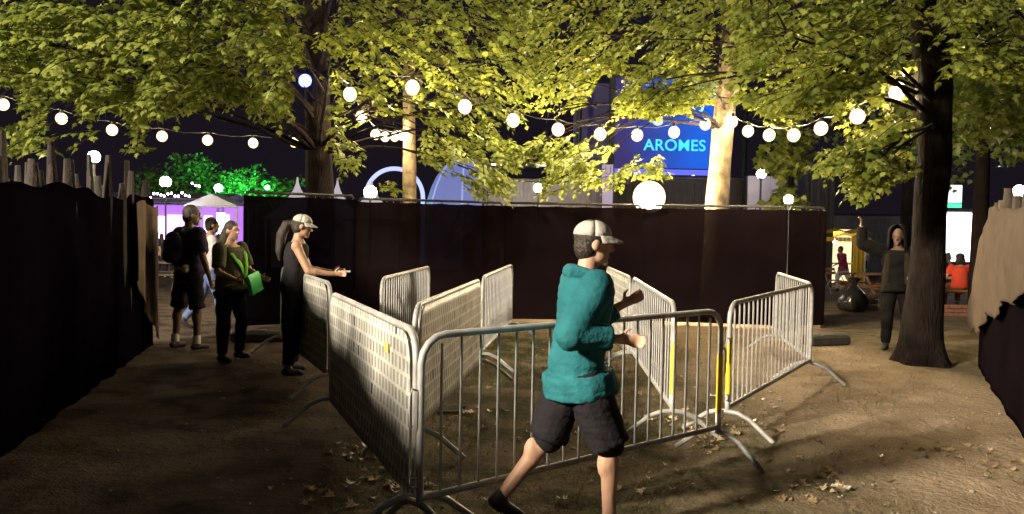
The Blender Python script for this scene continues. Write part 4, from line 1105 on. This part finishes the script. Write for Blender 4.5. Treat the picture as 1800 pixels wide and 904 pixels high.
MB().quadgrid([[(-4, y, 5.1+.5*(1-abs(y)/2.7)) for y in (-2.7, 0, 2.7)], [(4, y, 5.1+.5*(1-abs(y)/2.7)) for y in (-2.7, 0, 2.7)]]).build('roof_sheet', mat('purple_grey_canvas', (.16, .14, .18), (.22, .2, .24), 3, .8), t)
b0 = place(383, 460, 40); t = thing('gazebo', 'white gabled canopy on truss legs beside the stage', 'canopy', b0, .1)
zt = zat(383, 342, 40)-b0.z; ze = zat(383, 362, 40)-b0.z
MB().quadgrid([[(-1.3, y, ze) for y in (-1.3, 1.3)], [(0, y, zt) for y in (-1.3, 1.3)], [(1.3, y, ze) for y in (-1.3, 1.3)]]).build('roof', canvas_w, t)
MB().prism([(-1.25, ze), (1.25, ze), (0, zt-.03)], -.02, .0).build('gable', canvas_w, t).matrix_local = Matrix.Translation((0, -1.28, 0)) @ RX90
for sx in (-1.25, 1.25):
    for sy in (-1.25, 1.25): MB().tube([(sx, sy, 0), (sx, sy, ze)], .05, 8).build('leg', white_p, t, True)
MB().tube([(-1.3, -1.3, ze-.06), (1.3, -1.3, ze-.06)], .05, 8).build('eave_beam', white_p, t, True)
MB().box((.15, 0, ze*.62), (.42, .1, 1.7), 0, None, .02).build('hanging_light', emat('canopy_light', (.75, .72, 1), 9), t)
# fairy lights on the stage roofs
pts = [P(258+i*6.2, 343+4*math.sin(i*1.7)+rnd(-2, 2), 38) for i in range(13)] + [P(338+i*6, 325+rnd(-4, 4), 38) for i in range(3)]
t = thing('fairy_lights', 'string of tiny white lights over the stage crowd', 'string lights', pts[0])
MB().tube([v-pts[0] for v in pts], .01, 4).build('cable', cable_m, t)
fl = MB().ell((0, 0, 0), .055, 6, 4).mesh('bulb', emat('fairy', (.95, .9, 1), 30), True)
for v in pts: link('bulb', fl, t, v-pts[0])
# picnic tables
def picnic(label, base, rz, m, L=1.8):
    t = thing('picnic_table', label, 'table', base, rz)
    for i in range(4): MB().box((0, -.3+.2*i, .74), (L, .17, .04), 0, None, .008).build('plank', m, t)
    for sy in (-.72, .72):
        for k in (-.08, .08): MB().box((0, sy+k, .44), (L, .14, .04), 0, None, .008).build('seat_plank', m, t)
    for sx in (-L*.38, L*.38):
        for sy in (-1, 1): MB().tube([(sx, sy*.75, 0), (sx, sy*.25, .72)], .04, 6).build('leg', m, t)
        MB().box((sx, 0, .40), (.05, 1.6, .09)).build('cross_beam', m, t)
picnic('pale picnic table between the black covered fence and the crowd', place(272, 512, 21.5), .1, wood_g, 1.9)
picnic('wooden picnic table at which the person in red sits', place(1682, 545, 19.8), .05, wood_o, 2.2)
picnic('wooden picnic table behind the black rubbish bag', place(1536, 525, 22.5), .3, wood_o, 1.4)
# bench the red person sits on
q = place(1686, 520, 18.6); t = thing('bench', 'orange wood bench under the person in red', 'bench', q, .05)
for k in (-.1, .1): MB().box((0, k, .46), (1.7, .17, .05), 0, None, .01).build('plank', wood_o, t)
for sx in (-.65, .65):
    MB().box((sx, 0, .21), (.08, .34, .43), 0, None, .01).build('leg', wood_o, t)
q = place(1684, 560, 16.6); t = thing('low_wall', 'low brick coloured planter edge in front of the red shirted person', 'low wall', q, .02)
for r_ in range(3):
    for k in range(10): MB().box((-.95+k*.2+(.1 if r_ % 2 else 0), rnd(-.004, .004), .04+r_*.082), (.19, .2, .074), 0, None, .006).build('brick', mat('red_brick', (.16, .07, .045), (.25, .11, .07), 9, .9, 0, .4, 40), t)
# pagoda tents
for px, d, lab, ty in ((522, 40, 'white peaked tent left of the dark trunk', 312), (592, 42, 'white peaked tent right of the dark trunk', 314), (652, 38, 'white peaked tent behind the warm lamp', 318)):
    b0 = place(px, 460, d); t = thing('peaked_tent', lab, 'tent', b0, .2, 'white peaked tents behind the fence')
    zt = zat(px, ty, d)-b0.z; ze = 2.6; rows = []
    for i in range(8):
        f = i/7; w_ = 1.5*(1-f)**1.9+.03; z = ze+(zt-ze)*f
        rows.append([(w_*x, w_*y, z) for x, y in ((-1, -1), (1, -1), (1, 1), (-1, 1), (-1, -1))])
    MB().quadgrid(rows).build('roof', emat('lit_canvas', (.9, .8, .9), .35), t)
    for sx in (-1.4, 1.4):
        for sy in (-1.4, 1.4): MB().tube([(sx, sy, 0), (sx, sy, ze)], .05, 8).build('leg', white_p, t, True)
    MB().quadgrid([[(-1.4, 1.4, 0), (-1.4, 1.4, ze)], [(1.4, 1.4, 0), (1.4, 1.4, ze)]]).build('back_wall', canvas_w, t)
# blue arch and dome
b0 = place(692, 460, 44); t = thing('inflatable_arch', 'thin glowing blue white arch behind the slim pale tree', 'arch', b0, 0)
zc = zat(692, 347, 44)-b0.z; r_ = 50/F*44
MB().tube([(-r_, 0, 0), (-r_, 0, zc*.5)] + [(-r_*math.cos(a), 0, zc+r_*math.sin(a)) for a in (math.pi*i/24 for i in range(25))] + [(r_, 0, zc*.5), (r_, 0, 0)], .12, 12).build('tube', emat('arch_glow', (.36, .42, 1), 1.2), t, True)
for sx in (-1, 1): MB().box((sx*r_, 0, .1), (.5, .8, .2), 0, None, .03).build('base', dark_p, t)
b0 = place(815, 460, 46); t = thing('dome_tent', 'pale blue glowing dome beside the slim pale tree', 'tent', b0, 0)
zt = zat(815, 281, 46)-b0.z; rows = []
for i in range(11):
    ph = math.pi/2*i/10; rows.append([(2.65*math.cos(ph)**.8*math.cos(a), 2.65*math.cos(ph)**.8*math.sin(a), zt*math.sin(ph)**.9) for a in (2*math.pi*j/28 for j in range(29))])
MB().quadgrid(rows).build('skin', emat('dome_glow', (.16, .20, .52), .62), t, True)
for k in range(7):
    a = 2*math.pi*k/7-1.57
    MB().tube([((2.66*math.cos(ph)**.8)*math.cos(a), (2.66*math.cos(ph)**.8)*math.sin(a), zt*1.004*math.sin(ph)**.9) for ph in (math.pi/2*i/12 for i in range(13))], .05, 6).build('rib', emat('rib_glow', (.4, .46, .85), .6), t, True)
MB().box((.35, -2.6, 1.0), (.9, .1, 2.0), 0, None, .02).build('door_flap', grey_p, t)

# long site cabin with corrugated wall
def cabin(label, px0, px1, pyt, d, m, hh=None, rib=.28, name='site_cabin'):
    a, b_ = place(px0, 460, d), place(px1, 460, d); L = (b_-a).length; zt = zat((px0+px1)/2, pyt, d)-a.z
    t = thing(name, label, 'cabin', a, math.atan2(b_.y-a.y, b_.x-a.x))
    MB().box((L/2, 1.25, zt/2), (L, 2.4, zt-.1)).build('body', m, t)
    rb = MB().box((0, 0, zt/2), (rib*.45, .05, zt-.3), 0, None, .012).mesh('rib', m)
    k = rib
    while k < L-.1: link('rib', rb, t, (k, .03, 0)); k += rib
    MB().box((L/2, 1.2, zt), (L+.1, 2.6, .12), 0, None, .02).build('roof_edge', darksteel, t)
    for sx in (.06, L-.06): MB().box((sx, .02, zt/2), (.14, .12, zt), 0, None, .01).build('corner_post', darksteel, t)
    MB().box((L/2, .0, .08), (L, .1, .16)).build('bottom_rail', darksteel, t)
    return t
cabin('long grey cabin lit by a white lamp behind the brown fence', 850, 1060, 318, 29, grey_p)
cabin('dark brown cabin below the blue screen', 1062, 1300, 314, 31, dark_p)
cabin('grey cabin behind the yellow kiosk beyond the fence end', 1440, 1625, 378, 46, grey_p)
# roof slab in front of the dome
b0 = place(935, 460, 38); t = thing('event_canopy', 'dark flat roofed canopy rising behind the long grey cabin', 'canopy', b0)
zt = zat(935, 296, 38)-b0.z
MB().box((0, 0, zt), (5.0, 3, .22), 0, None, .04).build('roof', dark_p, t)
for sx in (-2.4, 2.4):
    for sy in (-1.4, 1.4): MB().tube([(sx, sy, 0), (sx, sy, zt)], .06, 8).build('leg', darksteel, t, True)
for dx in (-1.8, .3, 1.9): MB().box((dx, -1.52, zt+.02), (.5, .05, .07)).build('edge_light', emat('edge_light', (.95, .88, .95), 3), t)
# stage tower with blue screen
b0 = place(1170, 460, 42); t = thing('screen_tower', 'tall dark tower carrying a glowing blue screen with cyan letters', 'screen', b0)
z1 = zat(1170, 140, 42)-b0.z; z0 = zat(1170, 296, 42)-b0.z; W_ = (1262-1075)/F*42
scr = bpy.data.materials.new('blue_screen'); scr.use_nodes = True; n, l = nodes_of(scr); b_ = n['Principled BSDF']; b_.inputs['Base Color'].default_value = (.02, .02, .03, 1)
tc = n.new('ShaderNodeTexCoord'); sx = n.new('ShaderNodeSeparateXYZ'); l.new(tc.outputs['Generated'], sx.inputs[0])
nz = n.new('ShaderNodeTexNoise'); nz.inputs['Scale'].default_value = 2.2; l.new(tc.outputs['Generated'], nz.inputs['Vector'])
ma = n.new('ShaderNodeMath'); ma.operation = 'MULTIPLY_ADD'; l.new(nz.outputs['Fac'], ma.inputs[0]); ma.inputs[1].default_value = .35; l.new(sx.outputs[0], ma.inputs[2])
rp = n.new('ShaderNodeValToRGB'); e = rp.color_ramp.elements; e[0].position = .25; e[0].color = (.03, .02, .16, 1); e[1].position = 1.05; e[1].color = (.01, .14, .85, 1)
l.new(ma.outputs[0], rp.inputs[0]); l.new(rp.outputs[0], b_.inputs['Emission Color']); b_.inputs['Emission Strength'].default_value = .65
MB().box((0, .4, (z0+z1)/2), (W_+.6, .5, z1-z0+.5), 0, None, .04).build('casing', dark_p, t)
MB().box((0, .13, (z0+z1)/2), (W_, .06, z1-z0)).build('screen', scr, t)
MB().box((0, .05, z0-.22), (W_+.4, .5, .26), 0, None, .02).build('light_strip', emat('blue_strip', (.12, .14, .9), .9), t)
tm = text_mesh('letters', 'AROMES', .86, emat('cyan_letters', (.05, .62, 1.0), 1.1), .012, 1.04)
q = P(1185, 257, 42) - b0
lt_o = link('letters', tm, t); lt_o.matrix_local = Matrix.Translation((q.x, .07, q.z)) @ RX90
for px, py, r_ in ((1155, 212, .24), (1172, 180, .3), (1200, 168, .2), (1225, 190, .26), (1140, 185, .2), (1215, 152, .3)):
    q = P(px, py, 42)-b0; MB().tube([(q.x+r_*math.cos(a), .085, q.z+r_*math.sin(a)) for a in (2*math.pi*i/14 for i in range(15))], .07, 6).build('light_ring', emat('cyan_ring', (.3, .6, 1.0), 1.6), t, True)
for sx in (-1, 1): MB().box((sx*(W_/2+.1), .5, z0/2), (.35, .5, z0)).build('tower_leg', darksteel, t)
# wide dark roof of the big stage behind
b0 = place(1150, 460, 50); t = thing('stage_roof', 'wide dark stage roof faintly lit indigo behind the blue screen', 'stage', b0)
zt = zat(1150, 135, 50)-b0.z; indigo = mat('indigo_drape', (.03, .025, .08), (.05, .04, .13), 2, .8)
MB().box((0, 0, zt), (11, 4, .5), 0, None, .06).build('roof', dark_p, t)
MB().box((0, 1.8, zt/2), (10.6, .15, zt-.3)).build('back_drape', emat('indigo_glow', (.012, .007, .06), .5), t)
for sx in (-5.2, 5.2): MB().tube([(sx, -1.6, 0), (sx, -1.6, zt)], .16, 10).build('leg', darksteel, t, True)
for k in range(9): MB().box((-4.6+k*1.1, -1.7, zat(1150, 309, 50)-b0.z+.04*math.sin(k*3)), (.16, .1, .1)).build('spot_light', emat('tiny_white', (.95, .9, .85), 6), t)
# vertical banner flag
b0 = place(1065, 460, 24); t = thing('banner_flag', 'tall pale lilac vertical banner with outlined letters', 'banner', b0)
zb, zt = zat(1065, 357, 24)-b0.z, zat(1065, 290, 24)-b0.z; w_ = 19/F*24
rows = [[(x+.015*math.sin(z*3), .03*math.sin(z*2.4+x*3), z) for z in np.linspace(zb-.4, zt, 14)] for x in np.linspace(-w_/2, w_/2, 5)]
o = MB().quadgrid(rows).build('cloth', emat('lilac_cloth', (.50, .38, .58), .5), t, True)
MB().tube([(w_/2+.02, .02, 0), (w_/2+.02, .02, zt+.05)], .022, 8).build('pole', darksteel, t, True)
ink = mat('banner_ink', (.05, .035, .09), None, 1, .7)
hq = (zt-zb)
for pts in ([(-.07, zt-.05), (-.07, zt-.20*hq), (-.04, zt-.25*hq), (.05, zt-.25*hq), (.08, zt-.2*hq), (.08, zt-.05)], [(-.07, zt-.58*hq), (-.08, zt-.36*hq), (-.05, zt-.32*hq), (.05, zt-.32*hq), (.08, zt-.36*hq), (.09, zt-.58*hq), (-.03, zt-.58*hq)], [(-.06, zt-.68*hq), (.08, zt-.68*hq)]):
    MB().tube([(x, -.045, z) for x, z in pts], .011, 5).build('letter_stroke', ink, t)
# pale hoarding board
b0 = place(1340, 460, 29); t = thing('hoarding_board', 'pale hoarding board lit by the pole lamp behind the fence', 'board', b0, -.05)
zt = zat(1340, 310, 29)-b0.z; 
for k in range(3): MB().box((-.42+k*.42, 0, zt/2), (.41, .06, zt), 0, None, .012).build('board', mat('lilac_board', (.42, .38, .42), (.52, .47, .5), 2, .6), t)
for sx in (-.6, .6): MB().box((sx, .3, zt/2), (.1, .5, zt), 0).build('prop', darksteel, t)
cabin('dark cabin with pale roof edge behind the small dim tree', 1412, 1462, 306, 30, dark_p)
# yellow kiosk
b0 = place(1470, 480, 31); t = thing('yellow_kiosk', 'market kiosk with yellow awning and curtains beyond the fence end', 'kiosk', b0, -.1)
zt = zat(1470, 402, 31)-b0.z
rows = [[(x, y, zt-.28*abs(y+.9)/1.6*1.2-.05*math.cos(x*7)) for y in (-1.6, -1.2, -.6, 0, .6)] for x in np.linspace(-1.2, .75, 14)]
o = MB().quadgrid(rows).build('awning', yellow_c, t, True)
for k in range(13): MB().box((-1.125+k*.15, -1.61, zt-.42), (.14, .02, .16), 0, None, .008).build('valance_flap', yellow_c, t)
for x0, x1 in ((-1.1, -.75), (.25, .7)):
    rows = [[(x, -1.1+.04*math.sin(x*40), z) for z in (.1, 1, zt-.3)] for x in np.linspace(x0, x1, 14)]
    MB().quadgrid(rows).build('curtain', yellow_c, t, True)
for sx in (-1.15, .72):
    for sy in (-1.1, .6): MB().tube([(sx, sy, 0), (sx, sy, zt-.1)], .03, 8).build('leg', white_p, t, True)
MB().box((-.2, .6, 1.2), (1.9, .06, 2.2)).build('back_wall', emat('kiosk_wall', (1, .8, .45), .9), t)
MB().box((-.2, -.7, .95), (1.7, .5, .06), 0, None, .01).build('counter', white_p, t)
MB().ell((-.2, -.3, zt-.5), .08, 10, 7).build('bulb', emat('kiosk_bulb', (1, .8, .45), 90), t, True)
# folding chairs by the kiosk
for i, (px, d, lab) in enumerate(((1462, 25, 'folding chair close to the fence end'), (1488, 24, 'folding chair behind the rubbish bag'))):
    t = thing('folding_chair', lab, 'chair', place(px, 500, d), rnd(-1, 1))
    for sx in (-.2, .2):
        MB().tube([(sx, -.25, 0), (sx, .18, .85)], .014, 6).build('leg', galv, t); MB().tube([(sx, .25, 0), (sx, -.2, .46)], .014, 6).build('leg', galv, t)
    for k in range(4): MB().box((0, -.18+k*.11, .45), (.42, .09, .02)).build('seat_slat', wood_o, t)
    for k in range(2): MB().box((0, .13+k*.05, .68+k*.12), (.42, .02, .09)).build('back_slat', wood_o, t)
# rubbish bag
b0 = G(1500, 548); t = thing('rubbish_bag', 'shiny black rubbish bag tied at the neck on the dirt', 'bag', b0)
b_ = MB(); prof = [(0, .16), (.03, .25), (.12, .30), (.28, .28), (.42, .21), (.54, .11), (.60, .05), (.64, .045), (.70, .10), (.76, .13)]
b_.tube([(0, 0, z) for z, r_ in prof], [r_ for z, r_ in prof], 28)
for i, v in enumerate(b_.v):
    p_ = Vector(v); a = math.atan2(p_.y, p_.x); k = 1+.10*noise.noise(Vector((p_.x*8, p_.y*8, p_.z*6)))*1.6+.07*math.sin(a*9+p_.z*5)
    b_.v[i] = (p_.x*k*1.05, p_.y*k, p_.z*(1+.04*noise.noise(p_*5)))
b_.build('sack', bag_m, t, True)
MB().tube([(.055*math.cos(a), .055*math.sin(a), .62) for a in (2*math.pi*i/12 for i in range(13))], .012, 6).build('tie', bag_m, t, True)
q = G(1520, 546); t = thing('crate', 'brown crate standing beside the black rubbish bag', 'crate', (q.x+.06, q.y+.1, q.z), .2)
for k in range(3):
    for sy in (-.15, .15): MB().box((0, sy, .07+k*.13), (.42, .02, .10)).build('slat', wood_g, t)
    for sx in (-.2, .2): MB().box((sx, 0, .07+k*.13), (.02, .28, .10)).build('slat', wood_g, t)
MB().box((0, 0, .02), (.4, .28, .02)).build('bottom', wood_g, t)
# lit booth with sign
b0 = place(1690, 480, 30); t = thing('lit_booth', 'white glaring booth front beside the dark flared trunk', 'booth', b0, -.05)
zt = zat(1690, 374, 30)-b0.z
MB().box((0, .6, zt/2), (2.4, .1, zt)).build('lit_wall', emat('booth_light', (.98, .95, 1), 3.2), t)
MB().box((0, 0, zt+.08), (2.7, 1.6, .14), 0, None, .03).build('roof', dark_p, t)
for sx in (-1.25, 1.25): MB().box((sx, 0, zt/2), (.08, 1.4, zt)).build('side_wall', white_p, t)
MB().box((0, -.4, .55), (2.2, .4, 1.1), 0, None, .02).build('counter', dark_p, t)
b0 = place(1668, 480, 31); t = thing('lit_sign', 'small glowing white sign with green stripe above the booth', 'sign', b0)
za, zb = zat(1668, 366, 31)-b0.z, zat(1668, 325, 31)-b0.z; w_ = 34/F*31
MB().box((0, .06, (za+zb)/2), (w_+.06, .08, zb-za+.06), 0, None, .01).build('case', dark_p, t)
MB().box((0, .0, (za+zb)/2+.1), (w_, .04, (zb-za)*.74)).build('face', emat('sign_white', (.75, .9, .95), 1.5), t)
MB().box((0, .0, za+.1), (w_, .044, .17)).build('green_stripe', emat('sign_green', (.05, .8, .35), 1.4), t)
MB().tube([(0, .1, 0), (0, .1, za)], .06, 8).build('post', darksteel, t, True)

# ================================================================== LITTER, LEAVES, GRASS
random.seed(5)
dry_me = []
for q in range(6):
    k_ = np.array([1.0]); me = leaves_mesh('fallen_leaf', np.zeros((1, 3)), np.array([[0, 1., 0]]), np.array([[0, 0, 1.]]), k_, leaf_dry, np.array([.05+.19*q]))
    for v in me.vertices: v.co.z = abs(v.co.z)*rnd(.3, .9) + (v.co.x**2)*rnd(.4, 1.4) + .02
    dry_me.append(me)
spots = []
for (cx, cy, sx, sy, n_) in ((1255, 765, 60, 22, 34), (1210, 735, 50, 15, 12), (650, 800, 60, 40, 26), (690, 850, 60, 30, 16), (1340, 700, 70, 45, 12), (1450, 830, 120, 55, 16), (1620, 780, 120, 60, 12), (980, 760, 150, 60, 18), (820, 740, 70, 40, 10), (1390, 870, 60, 25, 8), (1150, 840, 120, 40, 14), (1740, 830, 50, 40, 10), (560, 880, 90, 25, 8)):
    for _ in range(int(n_*1.4)): spots.append((random.gauss(cx, sx*.6), random.gauss(cy, sy*.6)))
for (px, py) in spots:
    if py < 640: continue
    v = G(px, min(py, 960)); s_ = rnd(.035, .09)
    o = link('fallen_leaf', random.choice(dry_me), None, v+Vector((0, 0, .006)), (rnd(-.35, .35), rnd(-.35, .35), rnd(0, 6.28)), (s_, s_, s_))
    tag(o, 'dry curled brown leaf lying on the trodden ground', 'leaf', 'fallen leaves on the ground')
# bottle and paper scraps
v = G(790, 724); t = thing('plastic_bottle', 'crushed clear plastic bottle on the grass inside the pen', 'bottle', v+Vector((0, 0, .035)), .3)
gl = bpy.data.materials.new('clear_plastic'); gl.use_nodes = True; b_ = gl.node_tree.nodes['Principled BSDF']; b_.inputs['Transmission Weight'].default_value = .7; b_.inputs['Roughness'].default_value = .15; b_.inputs['Base Color'].default_value = (.75, .8, .85, 1)
MB().tube([(-.11, 0, 0), (-.1, 0, 0), (-.04, .004, .004), (.0, 0, -.006), (.05, 0, 0), (.085, 0, 0), (.10, 0, 0), (.12, 0, 0)], [.02, .032, .034, .026, .033, .03, .014, .013], 14).build('body', gl, t, True)
MB().tube([(.12, 0, 0), (.137, 0, 0)], .016, 12).build('cap', mat('blue_cap', (.05, .1, .4), None, 1, .4), t, True)
for i, (px, py, lab) in enumerate(((1255, 700, 'white paper scrap beside the yellow taped posts'), (826, 728, 'torn white paper scrap near the crushed bottle'), (1478, 862, 'curled white paper scrap on the dirt path'))):
    v = G(px, py); rows = [[(x*.05, y*.035, .012+.02*noise.noise(Vector((x*1.3, y*1.7, i)))) for y in (-1, -.3, .4, 1)] for x in (-1, -.4, .3, 1)]
    o = MB().quadgrid(rows).build('paper_scrap', mat('white_paper', (.6, .58, .54), (.7, .68, .64), 9, .9), None, True); o.location = v+Vector((0, 0, .012)); o.rotation_euler = (0, 0, rnd(0, 3))
    tag(o, lab, 'paper')
# worn grass
n_ = 0; pos = []; 
while n_ < 16000:
    x, y = rnd(-1.9, 5.2), rnd(2.6, 11.5)
    inside = -1.2 < x < 2.4
    w_ = noise.noise(Vector((x*.9, y*.9, 5)))*.6 + (.45 if inside else (-.28 if x < 3.1 or x < 0 else .10))
    if random.random() > max(0, w_): continue
    pos.append((x, y, gz(x, y)-.004)); n_ += 1
pos = np.array(pos); k = len(pos); d = np.random.normal(size=(k, 3))*.7; d[:, 2] = np.abs(d[:, 2])+.55
nr = np.random.normal(size=(k, 3)); bl = np.array([(-.055, 0, 0), (.055, 0, 0), (.03, .6, .03), (0, 1.0, .12), (-.03, .6, .03)])
me = leaves_mesh('grass', pos, d, nr, np.random.uniform(.022, .06, k), grass_m, np.clip(np.random.normal(.5, .3, k), 0, 1), bl, np.array([(0, 1, 2), (0, 2, 4), (4, 2, 3)]))
tag(link('grass', me), 'short worn grass growing in the barrier pen', 'grass', None, 'stuff')

# small stones trodden into the paths
random.seed(31); st = MB()
for _ in range(900):
    x, y = (rnd(1.6, 4.6), rnd(3.4, 12)) if random.random() < .7 else (rnd(-3.4, 1.6), rnd(3.4, 11))
    r_ = rnd(.004, .016) if random.random() < .93 else rnd(.016, .03)
    st.ell((x, y, gz(x, y)+r_*.25), (r_, r_*rnd(.6, 1), r_*rnd(.4, .7)), 6, 4, Matrix.Rotation(rnd(0, 3), 3, 'Z'))
tag(st.build('gravel', mat('path_stone', (.16, .13, .10), (.34, .29, .23), 9, .9), None, True), 'small pale stones trodden into the dirt path', 'gravel', None, 'stuff')
